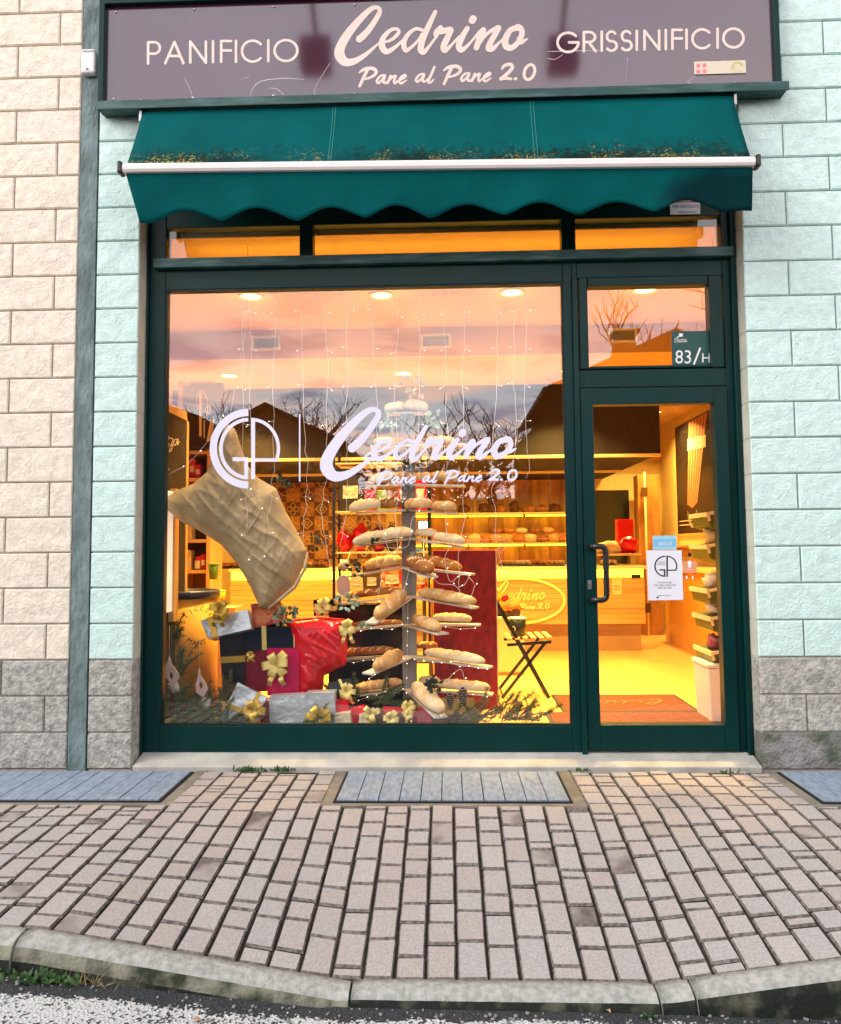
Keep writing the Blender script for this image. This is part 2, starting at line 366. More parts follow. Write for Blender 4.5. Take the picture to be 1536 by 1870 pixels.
for c in range(-44, 45):
    x0, x1 = c*PITCH_X+.035, (c+1)*PITCH_X+.035; y = -.008-prng.random()*.08
    first = True
    while y > KY0+.012:
        ln = prng.choice([.17, .17, .17, .165, .165, .115, .115, .11, .11, .11, .052])
        if first: ln *= .4+.6*prng.random(); first = False
        y1 = max(y-ln, KY0+.004)
        if y1 < KY0+.04: y1 = KY0+.004
        a0, a1, b0, b1 = x0+.0046, x1-.0046, y1+.0054, y-.0054
        if any(a-.06 < (x0+x1)/2 < b+.06 for a, b in GR) and y > GY0-.05:
            if y1 < GY0-.05: b1 = GY0-.055
            else: y = y1; continue
        if b1-b0 < .02: y = y1; continue
        ch = .0048; j = lambda s=.0024: (prng.random()-.5)*2*s; dz = j(.0022)
        cs = [(a0+j(), b0+j()), (a1+j(), b0+j()), (a1+j(), b1+j()), (a0+j(), b1+j())]; cx, cy = (a0+a1)/2, (b0+b1)/2
        top = [(px+(ch if px < cx else -ch), py+(ch if py < cy else -ch)) for px, py in cs]
        mi = prng.choices([0, 1, 2, 3, 4], [30, 24, 26, 12, 9])[0]
        if y > -.62 and prng.random() < .5: mi = 3
        vs = [(px, py, gz(px, py)+dz) for px, py in top]+[(px, py, gz(px, py)+dz-.009) for px, py in cs]+[(px, py, gz(px, py)-.05) for px, py in cs]
        mb.add(vs, [(0, 1, 2, 3)]+[], mi)
        nb_ = len(mb.v)-12
        for k in range(4): mb.face((nb_+4+k, nb_+4+(k+1) % 4, nb_+(k+1) % 4, nb_+k), 6); mb.face((nb_+8+k, nb_+8+(k+1) % 4, nb_+4+(k+1) % 4, nb_+4+k), 5)
        y = y1
# dirt bed that fills the joints
xs = [-9+.15*i for i in range(121)]; ys = [.28, 0, -.3, -.6, -.85, -1.1, -1.35, KY0-.01]
o = len(mb.v)
for x in xs:
    for yy in ys: mb.v.append((x, yy, gz(x, yy)-.013))
for i in range(len(xs)-1):
    for j in range(len(ys)-1): a = o+i*len(ys)+j; mb.face((a, a+1, a+1+len(ys), a+len(ys)), 5)
tag(mb.build('pavement', M_PAV+[M_PAVD, M_JOINT, mat('paver_dirty_edge', S(116, 108, 103), .95, var=.45, vscale=60)]), kind='structure')

M_KERB = mat('kerb_concrete', S(164, 164, 158), .9, var=.2, vscale=45, bump=.7, bscale=130, bdist=.006)
M_KERBM = mat('kerb_mossy_face', S(44, 52, 34), .95, col2=S(136, 134, 118), vscale=11, bump=.8, bscale=90, bdist=.008, ramp=(.38, .6), detail=8)
mb = MB(); cuts = [-8.3, -7.3, -6.3, -5.3, -4.3, -3.3, -2.3, -1.295, -.205, .775, .885, 1.9, 2.9, 3.9, 4.9, 5.9, 6.9, 8]
for a, b in zip(cuts[:-1], cuts[1:]):
    n = max(3, int((b-a)/.04)); o = len(mb.v); prof_n = 0; x0_ = a; jz = (prng.random()-.5)*.006
    for i in range(n+1):
        x = a+.004+(b-a-.008)*i/n; z = zk(x)+.004+jz; e = .006 if i in (0, n) else 0; zr = rz(x)-.06
        prof = [(KY0, z-.08), (KY0, z-e), (KY0-.03, z+.001-e), (KY0-.056, z-.002-e), (KY0-.070, z-.008-e), (KY1-.004, z-.022), (KY1-.012, z-.038), (KY1-.02, max(z-.06, (z+zr)/2)), (KY1-.022, zr)]
        prof_n = len(prof)
        for k, (yy, pz) in enumerate(prof):
            q = Vector((x*11, yy*11, pz*11)); d = .003*noise.fractal(q*2, 1, 2, 3) if 0 < k else 0
            mb.v.append((x, yy-d, pz+d))
    for i in range(n):
        for k in range(prof_n-1): q = o+i*prof_n+k; mb.face((q, q+1, q+prof_n+1, q+prof_n), 2 if k >= 7 or (k >= 5 and x0_ > -.9) else 1 if k >= 5 else 0, True)
    mb.face([o+k for k in range(prof_n)], 0); mb.face([o+n*prof_n+k for k in range(prof_n)][::-1], 0)
tag(mb.build('kerb', [M_KERB, M_KERBM, mat('kerb_dark_foot', S(18, 24, 18), .9, col2=S(92, 92, 76), vscale=14, ramp=(.50, .74), bump=.6, bscale=60, detail=8)]), kind='structure')  # foot of the kerb face is a darker tone

# road: asphalt with a worn painted band beside the kerb
def road_mat():
    mt = bpy.data.materials.new('worn_asphalt'); mt.use_nodes = True; n = mt.node_tree.nodes; l = mt.node_tree.links; b = n['Principled BSDF']
    g = n.new('ShaderNodeNewGeometry'); sp = n.new('ShaderNodeSeparateXYZ'); l.new(g.outputs['Position'], sp.inputs[0])
    def ns(sc, det=4):
        q = n.new('ShaderNodeTexNoise'); q.inputs['Scale'].default_value = sc; q.inputs['Detail'].default_value = det; q.inputs['Roughness'].default_value = .65; l.new(g.outputs['Position'], q.inputs[0]); return q.outputs[0]
    def mm(op, a, c=None, cl=False):
        q = n.new('ShaderNodeMath'); q.operation = op; q.use_clamp = cl
        for i, v in enumerate((a, c)):
            if v is None: continue
            if isinstance(v, (int, float)): q.inputs[i].default_value = v
            else: l.new(v, q.inputs[i])
        return q.outputs[0]
    vor = n.new('ShaderNodeTexVoronoi'); vor.inputs['Scale'].default_value = 95; l.new(g.outputs['Position'], vor.inputs[0])
    wob = mm('MULTIPLY', mm('SUBTRACT', ns(7), .5), .10)
    yy = mm('ADD', sp.outputs[1], wob)
    # distance inside the band: between y = -2.32 and -1.885, and ending near x = 1.0
    m1 = mm('MULTIPLY', mm('SUBTRACT', mm('ADD', -1.805, mm('MULTIPLY', mm('MINIMUM', sp.outputs[0], 0.0), .04)), yy), 24, True); m2 = mm('MULTIPLY', mm('ADD', yy, 2.45), 14, True)
    m3 = mm('MULTIPLY', mm('SUBTRACT', 1.06, mm('ADD', sp.outputs[0], wob)), 12, True)
    band = mm('MULTIPLY', mm('MULTIPLY', m1, m2), m3)
    worn = mm('ADD', mm('MULTIPLY', ns(70, 6), .62), mm('ADD', mm('MULTIPLY', ns(7, 5), .35), mm('MULTIPLY', vor.outputs['Distance'], .28)))
    thr = mm('SUBTRACT', mm('ADD', .43, mm('MULTIPLY', band, .30)), mm('ADD', mm('MULTIPLY', mm('ADD', sp.outputs[0], 1.2), .03), 0))
    paint = mm('MULTIPLY', mm('MULTIPLY', mm('SUBTRACT', thr, worn), 40, True), mm('GREATER_THAN', band, .02))
    mx = n.new('ShaderNodeMix'); mx.data_type = 'RGBA'; l.new(paint, mx.inputs[0])
    cr = n.new('ShaderNodeValToRGB'); l.new(ns(160, 5), cr.inputs[0]); cr.color_ramp.elements[0].color = (.012, .014, .017, 1); cr.color_ramp.elements[1].color = (.10, .105, .11, 1)
    cr.color_ramp.elements[0].position = .35; cr.color_ramp.elements[1].position = .75
    l.new(cr.outputs[0], mx.inputs[6]); mx.inputs[7].default_value = (.74, .75, .76, 1); l.new(mx.outputs[2], b.inputs['Base Color'])
    b.inputs['Roughness'].default_value = .85
    bp = n.new('ShaderNodeBump'); bp.inputs['Strength'].default_value = 1; bp.inputs['Distance'].default_value = .012
    l.new(mm('ADD', ns(150, 4), mm('MULTIPLY', vor.outputs['Distance'], .8)), bp.inputs['Height']); l.new(bp.outputs[0], b.inputs['Normal']); return mt
mb = MB(); xs = [-40, -20, -9]+[-6+.3*i for i in range(41)]+[9, 20, 40]; ys = [KY1+.03, -1.95, -2.3, -3, -4.5, -6.5, -9.0]
for x in xs:
    for yy in ys: mb.v.append((x, yy, rz(x)-.012*max(0, min(1, (-1.8-yy)*.5))))
for i in range(len(xs)-1):
    for j in range(len(ys)-1): a = i*len(ys)+j; mb.face((a, a+1, a+1+len(ys), a+len(ys)))
tag(mb.build('road', road_mat()), kind='structure')
M_EARTH = mat('far_ground', S(96, 92, 84), .95, var=.3, vscale=.6)
mb = MB(); mb.quad((-250, -9.0, -.24), (-250, -300, -.24), (250, -300, -.24), (250, -9.0, -.24))
mb.quad((-250, 60, -.36), (-250, -9.0, -.36), (250, -9.0, -.36), (250, 60, -.36)); mb.quad((-250, -9, -.36), (-250, -9, -.24), (250, -9, -.24), (250, -9, -.36)); tag(mb.build('ground', M_EARTH), kind='structure')

# steel covers over the light wells
M_GRATE = mat('galvanised_plate', S(140, 155, 174), .5, metal=.0, var=.2, vscale=16, bump=.6, bscale=80, stretch=(3, 1, 1), detail=8)
M_GSLOT = mat('cover_slot', S(20, 22, 26), .9)
M_CONC = mat('well_concrete', S(126, 120, 108), .95, var=.22, vscale=9, bump=.5, bscale=70)
for (a, b), lb in zip(GR, ('long blue-grey steel light-well cover at the left wall', 'blue-grey steel light-well cover centred before the shop sill', 'blue-grey steel light-well cover by the right wall')):
    t = thing('steel_cover', lb, 'well cover', ((a+b)/2, (GY0+GY1)/2, 0), 'steel covers along the wall foot')
    mb = MB(); n = round((b-a)/.101); w = (b-a)/n
    for i in range(n):
        dz = (prng.random()-.5)*.002; mb.box((a+i*w+.0022, GY0+.008, -.006), (a+(i+1)*w-.0022, GY1-.006, .008+dz))
    mb.build('plate', M_GRATE, t, .0015, 1)
    mb = MB(); mb.box((a, GY0, -.06), (b, GY1, -.0065)); mb.build('tray', M_GSLOT, t)
    mb = MB()
    for q in ((a-.012, GY0-.012, a, GY1), (b, GY0-.012, b+.012, GY1), (a, GY0-.012, b, GY0)): mb.box((q[0], q[1], -.05), (q[2], q[3], .003))
    mb.build('frame', M_GSLOT, t)
    mb = MB()
    for q in ((a-.075, GY0-.05, a-.014, -.004), (b+.014, GY0-.05, b+.075, -.004), (a-.014, GY0-.05, b+.014, GY0-.014)): mb.box((q[0], q[1], -.08), (q[2], q[3], -.003))
    mb.build('surround', M_CONC, t)

# stone sill
xa, xb = XS+.006, XC-.006
mb = MB(); mb.add([(xa, -.012, -.02), (xb+.004, -.012, -.02), (xb, .28, -.02), (xa, .28, -.02), (xa, -.012, .020), (xb+.004, -.012, .020), (xb, .28, .100), (xa, .28, .100)], [(0,3,2,1),(4,5,6,7),(0,1,5,4),(1,2,6,5),(2,3,7,6),(3,0,4,7)])
tag(mb.build('door_sill', M_SILL, None, .006), 'long pale worn stone sill under shop window and door', 'sill')

# ------------------------------------------------------------------ shop front
X = lambda px, Y=.13: W(px, 900, Y).x
Zf = lambda py, px=700, Y=.13: W(px, py, Y).z
def glass_mat(name, refl, tint=(1, 1, 1)):
    mt = bpy.data.materials.new(name); mt.use_nodes = True; n = mt.node_tree.nodes; l = mt.node_tree.links; n.remove(n['Principled BSDF'])
    tr = n.new('ShaderNodeBsdfTransparent'); tr.inputs[0].default_value = (*tint, 1); gl = n.new('ShaderNodeBsdfGlossy'); gl.inputs['Roughness'].default_value = .0
    fr = n.new('ShaderNodeFresnel'); ge = n.new('ShaderNodeNewGeometry'); mr = n.new('ShaderNodeMapRange'); l.new(ge.outputs['Backfacing'], mr.inputs[0])
    mr.inputs[3].default_value = refl; mr.inputs[4].default_value = 1/refl; l.new(mr.outputs[0], fr.inputs[0])   # a thin pane mirrors alike from both sides
    mx = n.new('ShaderNodeMixShader')
    l.new(fr.outputs[0], mx.inputs[0]); l.new(tr.outputs[0], mx.inputs[1]); l.new(gl.outputs[0], mx.inputs[2]); l.new(mx.outputs[0], n['Material Output'].inputs[0]); return mt
M_GLASS = glass_mat('coated_shop_glass', 2.05)
FZ0 = .058; GB, GT, TR0, TR1, FTOP = .205, 2.75, 2.905, 3.125, 3.42
xL, xGL, xGR, xM1, xDL, xDR, xR = X(275), X(297), X(1036), X(1062), X(1086), X(1309), XC-.004
sf = thing('storefront', 'dark green metal-framed glazed shop front with door at its right', 'shop front', (0, .15, FZ0))
mb = MB(); y0, y1 = .13, .22
mb.box((XS+.003, .10, FZ0-.03), (xL-.022, .24, FTOP))                   # side channel left
mb.box((xL-.022, y0, FZ0), (xGL, y1, FTOP))                              # left jamb
mb.box((xGL, y0, FZ0), (xGR, y1, GB)); mb.box((xGL, y0+.003, GT), (xGR, y1, TR0))
mb.box((xGR, y0, FZ0), (xM1-.03, y1, FTOP)); mb.box((xM1-.03, y0-.022, FZ0-.015), (xM1, y1, GT+.02)); mb.box((xM1-.03, y0, GT+.02), (xM1, y1, FTOP))
mb.box((xM1, y0+.003, GT+.02), (X(1334), y1, TR0))
mb.box((X(1334), y0, FZ0), (X(1347), y1, FTOP)); mb.box((X(1347), .10, FZ0-.03), (xR, .24, FTOP))
mb.box((xGL, y0+.004, TR1), (X(1334), y1, FTOP))
xt1, xt2 = W(547, 450, .13).x, W(571, 450, .13).x
mb.box((xt1, y0+.002, TR0), (xt2, y1, TR1))
mb.box((xM1, y0, Zf(714)), (X(1334), y1, Zf(682)))
mb.build('frame', [M_GREEN], sf, .003, 1)
mb = MB(); mb.box((xGL-.06, .085, 2.868), (xR-.012, .129, 2.925)); mb.build('transom_ledge', M_LEDGE, sf, .004)
mb = MB()                                                                # thin pressed beads round the panes
def beads(x0, x1, z0, z1, w=.016, d=.012):
    yb = .141
    mb.box((x0, yb-.004, z0), (x0+w, yb+d, z1)); mb.box((x1-w, yb-.004, z0), (x1, yb+d, z1)); mb.box((x0+w, yb-.004, z0), (x1-w, yb+d, z0+w)); mb.box((x0+w, yb-.004, z1-w), (x1-w, yb+d, z1))
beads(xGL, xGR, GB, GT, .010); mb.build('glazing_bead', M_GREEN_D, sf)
def pane(name, x0, x1, z0, z1, par, Y=GLASS_Y, mt=None):
    b = MB(); b.quad((x0, Y, z0), (x1, Y, z0), (x1, Y, z1), (x0, Y, z1)); return b.build(name, mt or M_GLASS, par)
wp = pane('window_pane', xGL, xGR, GB, GT, sf)
for a, b in ((xGL, xt1), (xt2, xGR-.0), (xM1+.015, X(1330))): pane('transom_pane', a, b, TR0, TR1, sf)
# light above the door
mb = MB(); fx0, fx1, fz0, fz1 = X(1064), X(1332), Zf(681), GT+.02
for q in ((fx0, fz0, fx0+.055, fz1), (X(1306), fz0, fx1, fz1), (fx0+.055, fz0, X(1306), Zf(679)+.012), (fx0+.055, GT-.035, X(1306), fz1)): mb.box((q[0]+.002, .122, q[1]+.002), (q[2]-.002, .2, q[3]-.002))
mb.build('fanlight_frame', M_GREEN, sf, .003, 1)
pane('fanlight_pane', X(1067), X(1312), Zf(680), GT-.02, sf)
# the door leaf
dx0, dx1, dz1, dg0, dg1 = xM1+.004, X(1333), Zf(716), Zf(1323, 1200), Zf(738, 1200)
mb = MB()
mb.box((dx0, .115, FZ0+.012), (xDL, .19, dz1)); mb.box((xDR, .115, FZ0+.012), (dx1, .19, dz1)); mb.box((xDL, .115, FZ0+.012), (xDR, .19, dg0)); mb.box((xDL, .115, dg1), (xDR, .19, dz1))
door = mb.build('door', M_GREEN, sf, .004, 2)
pane('door_pane', xDL-.005, xDR+.005, dg0-.005, dg1+.005, door)
hx0, hx1, hz0, hz1 = W(1079, 1000, .1).x, W(1107, 1000, .03).x, W(1095, 1096, .05).z, W(1095, 998, .05).z
mb = MB(); cr = .03; arc = lambda cx, cz, a0: [(cx+cr*math.cos(R(a)), .045, cz+cr*math.sin(R(a))) for a in range(a0, a0-91, -15)]
pts = [(hx0, .112, hz1), (hx0, .062, hz1), (hx0+.02, .045, hz1)]+arc(hx1-cr, hz1-cr, 90)+arc(hx1-cr, hz0+cr, 0)+[(hx0+.02, .045, hz0), (hx0, .062, hz0), (hx0, .112, hz0)]
mb.tube(pts, .0165, 10); mb.build('handle', M_BLACK, door)
p = W(1077, 1068, .112); mb = MB(); mb.box((p.x-.011, .108, p.z-.026), (p.x+.011, .116, p.z+.026)); mb.lathe([(.007, 0), (.007, .005)], (p.x, .108, p.z+.006), 10, 0, Matrix.Rotation(R(90), 4, 'X')); mb.build('lock', M_STEEL, door, .002)

# --- script lettering (traced strokes: x, y, width)
C_ST = [[(228,288,52),(262,258,50),(300,215,44),(345,150,40),(378,88,34),(362,55,30),(310,68,38),(225,150,50),(140,255,62),(88,350,70),(84,410,76),(125,458,62),(195,450,46),(270,405,32),(335,352,22)]]
EDRINO = [[(330,356,20),(385,312,16),(430,308,20),(480,283,26),(518,240,28),(505,214,24),(455,225,28),(402,285,40),(396,345,48),(430,382,42),(490,350,28),(545,300,18)],
 [(690,222,24),(640,214,26),(585,258,32),(556,318,38),(570,372,34),(610,350,24),(660,300,20),(690,250,20)],
 [(788,88,30),(742,185,40),(700,280,44),(680,360,46),(702,386,36),(745,340,22),(800,265,16)],
 [(828,203,34),(798,240,44),(795,262,36)], [(800,238,42),(860,226,46),(905,220,36),(872,290,46),(848,348,44),(862,372,38),(905,335,22),(965,268,16)],
 [(1025,208,34),(988,270,44),(962,335,46),(978,370,40),(1018,345,26),(1062,298,16)], [(1068,138,52),(1060,152,52)],
 [(1060,300,16),(1115,240,28),(1145,222,38),(1112,290,42),(1092,352,42)], [(1092,352,30),(1150,270,26),(1205,225,28),(1255,203,36),(1240,235,42),(1198,310,44),(1182,355,46),(1208,362,38),(1250,325,22),(1292,285,18)],
 [(1405,205,44),(1345,222,42),(1306,290,48),(1312,342,50),(1352,352,44),(1402,310,38),(1428,250,42),(1418,208,42),(1395,196,38)], [(1405,285,30),(1412,315,30),(1435,308,26),(1466,288,14)]]
def _word(dx, dy): return [[(x+dx, y+dy, w) for x, y, w in s] for s in (
 [(70,138,14),(110,112,26),(170,106,28),(200,128,28),(185,160,24),(135,184,18),(95,190,14)], [(135,112,26),(105,172,26),(72,244,22)],
 [(268,160,20),(235,165,18),(207,200,20),(217,220,20),(245,198,18),(268,168,20),(256,205,22),(272,220,18),(300,195,12)],
 [(312,165,20),(290,220,20)], [(292,215,14),(325,175,18),(352,166,20),(340,200,20),(347,222,18),(378,195,12)],
 [(382,202,12),(430,172,18),(425,156,18),(395,175,20),(380,205,22),(397,222,20),(437,198,12)])]
PANE = _word(0, 0)+[[(x+305, y-10, w) for x, y, w in [(268,160,20),(235,165,18),(207,200,20),(217,220,20),(245,198,18),(268,168,20),(256,205,22),(272,220,18),(300,195,12)]], [(655,95,20),(627,160,22),(607,205,22),(622,218,18),(650,192,12)]]
PANE += _word(657, -16)
PANE += [[(1182,108,18),(1202,84,26),(1246,75,28),(1262,100,28),(1225,145,28),(1172,188,26)], [(1172,188,28),(1205,183,26),(1252,188,22)], [(1284,188,24),(1288,186,24)],
 [(1395+math.cos(a)*40-math.sin(a)*14*.8, 135+math.sin(a)*58, 24) for a in [k*math.pi/10 for k in range(21)]]]
def affine(strokes, src, dst, wsc=None):
    sx, sy = (dst[2]-dst[0])/(src[2]-src[0]), (dst[3]-dst[1])/(src[3]-src[1]); ws = wsc or (sx+sy)/2
    return [[(dst[0]+(x-src[0])*sx, dst[1]+(y-src[1])*sy, w*ws) for x, y, w in s] for s in strokes]
BB_C, BB_E, BB_P = (40, 38, 400, 490), (365, 68, 1475, 405), (60, 62, 1450, 256)
def ribbon(mb, pts, w, mapf, mi=0):
    n = len(pts); V = [Vector(p) for p in pts]; L_, R_ = [], []
    for i, p in enumerate(V):
        d0 = (V[i]-V[i-1]).normalized() if i else None; d1 = (V[i+1]-V[i]).normalized() if i < n-1 else None
        d = (d0+d1).normalized() if d0 and d1 else (d0 or d1); nn = Vector((-d.y, d.x)); k = w/2/max(.4, nn.dot(Vector((-(d1 or d0).y, (d1 or d0).x))))
        L_.append(p+nn*k); R_.append(p-nn*k)
    o = len(mb.v); mb.v += [tuple(mapf(*q)) for pr in zip(L_, R_) for q in pr]
    for i in range(n-1): mb.face((o+2*i, o+2*i+2, o+2*i+3, o+2*i+1), mi)
GY = GLASS_Y-.0035
def plane_px(Y): return lambda u, v: W(u, v, Y)
z2 = lambda dy: (lambda u, v: W(370+u/5.12, 730+v/5.12, GY-dy))
def arcp(cx, cy, rx, ry, a0, a1, n=40): return [(cx+rx*math.cos(R(a0+(a1-a0)*i/n)), cy-ry*math.sin(R(a0+(a1-a0)*i/n))) for i in range(n+1)]
def gp_logo(mb, mp, thick=True, w=34):
    if thick: ribbon(mb, arcp(428, 458, 328, 339, 90, 270), 68, mp(0))
    ribbon(mb, arcp(428, 457, 257, 271, 90, 270), w, mp(.0006)); ribbon(mb, [(280, 555), (408, 555), (408, 740)], w+2, mp(.0012))
    ribbon(mb, [(472, 170), (472, 742)], w+4, mp(0)); ribbon(mb, arcp(462, 456, 247, 270, 83, -22)+[(690, 562), (492, 562)], w-3, mp(.0006))
mb = MB(); gp_logo(mb, z2); mb.build('monogram_decal', M_VINYL, wp)
mb = MB(); ribbon(mb, [(908, 135), (908, 765)], 14, z2(0)); mb.build('divider_decal', M_VINYL, wp)
mb = lettering(affine(C_ST, BB_C, (583, 743, 698, 879)), plane_px(GY), .9)
lettering(affine(EDRINO, BB_E, (676, 775, 944, 843), .243), plane_px(GY-.0006), .8, mb); mb.build('script_decal', M_VINYL, wp)
mb = lettering(affine(PANE, BB_P, (689, 856, 946, 887), .185), plane_px(GY), .6); mb.build('tagline_decal', M_VINYL, wp)

# ------------------------------------------------------------------ fascia sign
SY = -.05
M_SIGN = mat('maroon_panel', S(74, 30, 52), .12, var=.06, vscale=2, spec=.5, ior=2.75, coat=.0, bump=.02, bscale=3)
M_LET = mat('cream_lettering', S(222, 206, 196), .6, var=.05, vscale=20)
sg = thing('fascia_sign', 'wide glossy maroon shop sign with cream script lettering above the awning', 'sign', (0, SY, 3.79))
sx0, sx1, sz0, sz1 = W(194, 100, SY).x, W(1411, 80, SY).x, W(800, 176, SY).z, 4.385
mb = MB(); mb.box((sx0, SY, sz0), (sx1, SY+.02, sz1)); mb.build('panel', M_SIGN, sg)
mb = MB(); mb.box((sx0-.035, SY-.03, sz0-.03), (sx0-.001, .02, sz1+.06)); mb.box((sx1+.001, SY-.03, sz0-.03), (sx1+.03, .02, sz1+.06)); mb.box((sx0-.001, SY-.03, sz1+.001), (sx1+.001, .02, sz1+.06)); mb.box((sx0-.03, SY+.021, sz0), (sx1+.03, .02, sz1))
mb.build('frame', M_GREEN, sg, .003)
mb = MB(); a, b = W(178, 190, -.11), W(1441, 164, -.11); mb.box((a.x, -.11, sz0-.045), (b.x, .0, sz0-.012)); mb.box((a.x, -.118, sz0-.06), (b.x, -.11, sz0-.008)); mb.build('ledge', M_LEDGE, sg, .003)
mb = MB(); mb.tube([(b.x-.02, -.08, sz0-.03), (b.x+.02, -.08, sz0-.03)], .008, 8); mb.build('bolt', M_STEEL, sg)
z1m = lambda u, v: W(600+u/4.042, v/4.042, SY-.0015); z5m = lambda u, v: W(640+u/4.267, 100+v/4.267, SY-.0015)
mb = lettering(C_ST, z1m, 3.4); lettering(EDRINO, lambda u, v: z1m(u, v)-Vector((0, .0006, 0)), 3.2, mb); mb.build('script_lettering', M_LET, sg)
lettering(PANE, z5m, 3.0).build('tagline_lettering', M_LET, sg)
def cap(ch, x0, x1, t, b, w):
    h = b-t; cx, cy = (x0+x1)/2, (t+b)/2; rx, ry = (x1-x0)/2, h/2; P = lambda *q: [(x, y, w) for x, y in q]
    ar = lambda cx, cy, rx, ry, a0, a1, n=20: [(x, y, w) for x, y in arcp(cx, cy, rx, ry, a0, a1, n)]
    if ch == 'P': return [P((x0, b), (x0, t), (cx, t)), ar(cx, t+h*.27, rx, h*.27, 90, -90), P((cx, t+h*.54), (x0, t+h*.54))]
    if ch == 'R': return [P((x0, b), (x0, t), (cx-.1*rx, t)), ar(cx-.1*rx, t+h*.26, rx, h*.26, 90, -90), P((cx-.1*rx, t+h*.52), (x0, t+h*.52)), P((cx-.2*rx, t+h*.52), (x1, b))]
    if ch == 'A': return [P((x0, b), (cx, t), (x1, b)), P((x0+rx*.36, b-h*.34), (x1-rx*.36, b-h*.34))]
    if ch == 'N': return [P((x0, b), (x0, t), (x1, b), (x1, t))]
    if ch == 'I': return [P((cx, t), (cx, b))]
    if ch == 'F': return [P((x0, b), (x0, t), (x1, t)), P((x0, t+h*.45), (x1, t+h*.45))]
    if ch == 'C': return [ar(cx, cy, rx, ry, 42, 318, 40)]
    if ch == 'O': return [ar(cx, cy, rx, ry, 0, 360, 48)]
    if ch == 'G': return [ar(cx, cy, rx, ry, 42, 360, 40), P((cx+.1*rx, cy), (cx+rx, cy))]
    if ch == 'S': return [ar(cx, t+h*.26, rx*.82, h*.26, 35, 250, 20)[:]+ar(cx, t+h*.75, rx*.95, h*.25, 75, -145, 24)]
mb = MB(); i = 0
for ch, x0, x1 in zip('PANIFICIO', (541, 604, 695, 772, 808, 856, 884, 974, 1003), (584, 670, 752, 784, 844, 868, 962, 986, 1086)):
    t = 154-(x0-541)*.0165; lettering(cap(ch, x0, x1, t, t+78-(x0-541)*.004, 9.6), lambda u, v: W(u/2, v/2, SY-.0015), 2.0, mb, lin=True)
mb.build('lettering', M_LET, sg)
mb = MB()
for ch, x0, x1 in zip('GRISSINIFICIO', (74, 268, 390, 432, 542, 648, 716, 862, 922, 1016, 1070, 1246, 1298), (228, 355, 410, 512, 622, 670, 824, 884, 992, 1036, 1212, 1264, 1446)):
    t = 120-(x0-74)*.0245; lettering(cap(ch, x0, x1, t, t+142-(x0-74)*.003, 20), lambda u, v: W(1000+u/4.042, 30+v/4.042, SY-.0015), 4.2, mb, lin=True)
mb.build('lettering', M_LET, sg)
for px, py in [(212, 22), (355, 17), (500, 12), (648, 8), (208, 181), (353, 179), (500, 175), (648, 172), (798, 169), (947, 165), (1097, 161), (1248, 157), (1399, 151)]:
    p = W(px, py, SY); mb = MB(); mb.lathe([(.009, 0), (.008, .004), (.004, .006)], p, 10, 0, Matrix.Rotation(R(90), 4, 'X')); mb.build('screw', M_STEEL, sg)
M_SCR = mat('scratch_white', S(196, 186, 196), .6)
mb = MB()
for st in ([(456,177,.7),(464,158,1.3),(482,147,1.6),(520,143,1.4),(556,145,.7)], [(490,161,.7),(505,162,1.2),(517,172,1)], [(580,178,1),(574,165,.9),(590,135,.8),(603,115,.7)], [(335,140,.5),(345,158,.9),(352,178,.6)], [(628,173,.8),(655,171,1),(690,173,.6)], [(1000,94,.9),(1040,93,1.3),(1100,92,.8)], [(1000,106,.9),(1014,108,1),(1028,99,.7)], [(1143,150,.5),(1146,105,.8)], [(1255,150,.6),(1270,138,.9)], [(1248,158,1.1),(1262,150,.8)], [(436,147,.6),(455,140,.8)], [(348,34,.5),(352,38,.7)]):
    lettering([st], plane_px(SY-.0009), .5).build('scratch', M_SCR, sg)
M_BADGE = mat('badge_cream', S(214, 204, 182), .4); M_PINK = mat('badge_pink', S(226, 120, 140), .5); M_YEL = mat('badge_yellow', S(206, 200, 110), .5)
mb = MB(); B = lambda x0, y0, x1, y1, d, mi: mb.quad(W(x0, y1, SY-d), W(x1, y1, SY-d), W(x1, y0, SY-d), W(x0, y0, SY-d), mi)
p, q = W(1268, 137, SY), W(1361, 111, SY); mb.box((p.x, SY-.006, p.z), (q.x, SY-.0005, q.z), 0)
for x0, y0 in ((1272, 116), (1283, 115.5), (1272, 127), (1283, 126.5)): B(x0, y0, x0+7, y0+7, .0066, 1)
for r_ in (11, 7): ribbon(mb, arcp(1347, 123, r_, 10, 20, 200, 14), 2, plane_px(SY-.0068-r_*.0001), 2)
for k in range(4): ribbon(mb, [(1339+5*k, 128), (1341+4*k, 132)], 1.6, plane_px(SY-.0068), 2)
mb.build('badge', [M_BADGE, M_PINK, M_YEL], sg)
# floodlights on arms over the sign: seen mirrored in the panel
for px, lb in ((577, 'left one'), (1027, 'right one')):
    v = W(px, 98, .78); yy = 2*SY-.78; mb = MB(); t = thing('flood_lamp', 'dark floodlight on a bent arm mirrored in the maroon sign, %s of the two' % lb, 'flood lamp', (v.x, yy, v.z-.15), 'floodlights over the sign')
    mb.box((v.x-.11, yy-.07, v.z-.13), (v.x+.11, yy+.07, v.z+.10)); mb.build('housing', M_BLACK, t, .02)
    mb = MB(); mb.tube([(v.x+(-.05 if px < 800 else .05), 0.0, v.z+.95), (v.x+(-.05 if px < 800 else .05), yy*.6, v.z+.9), (v.x, yy, v.z+.12)], .018, 8); mb.build('arm', M_BLACK, t)
    mb = MB(); mb.box((v.x-.09, yy-.06, v.z-.136), (v.x+.09, yy+.06, v.z-.131)); mb.build('lens', mat('lamp_lens', S(120, 120, 124), .1), t)

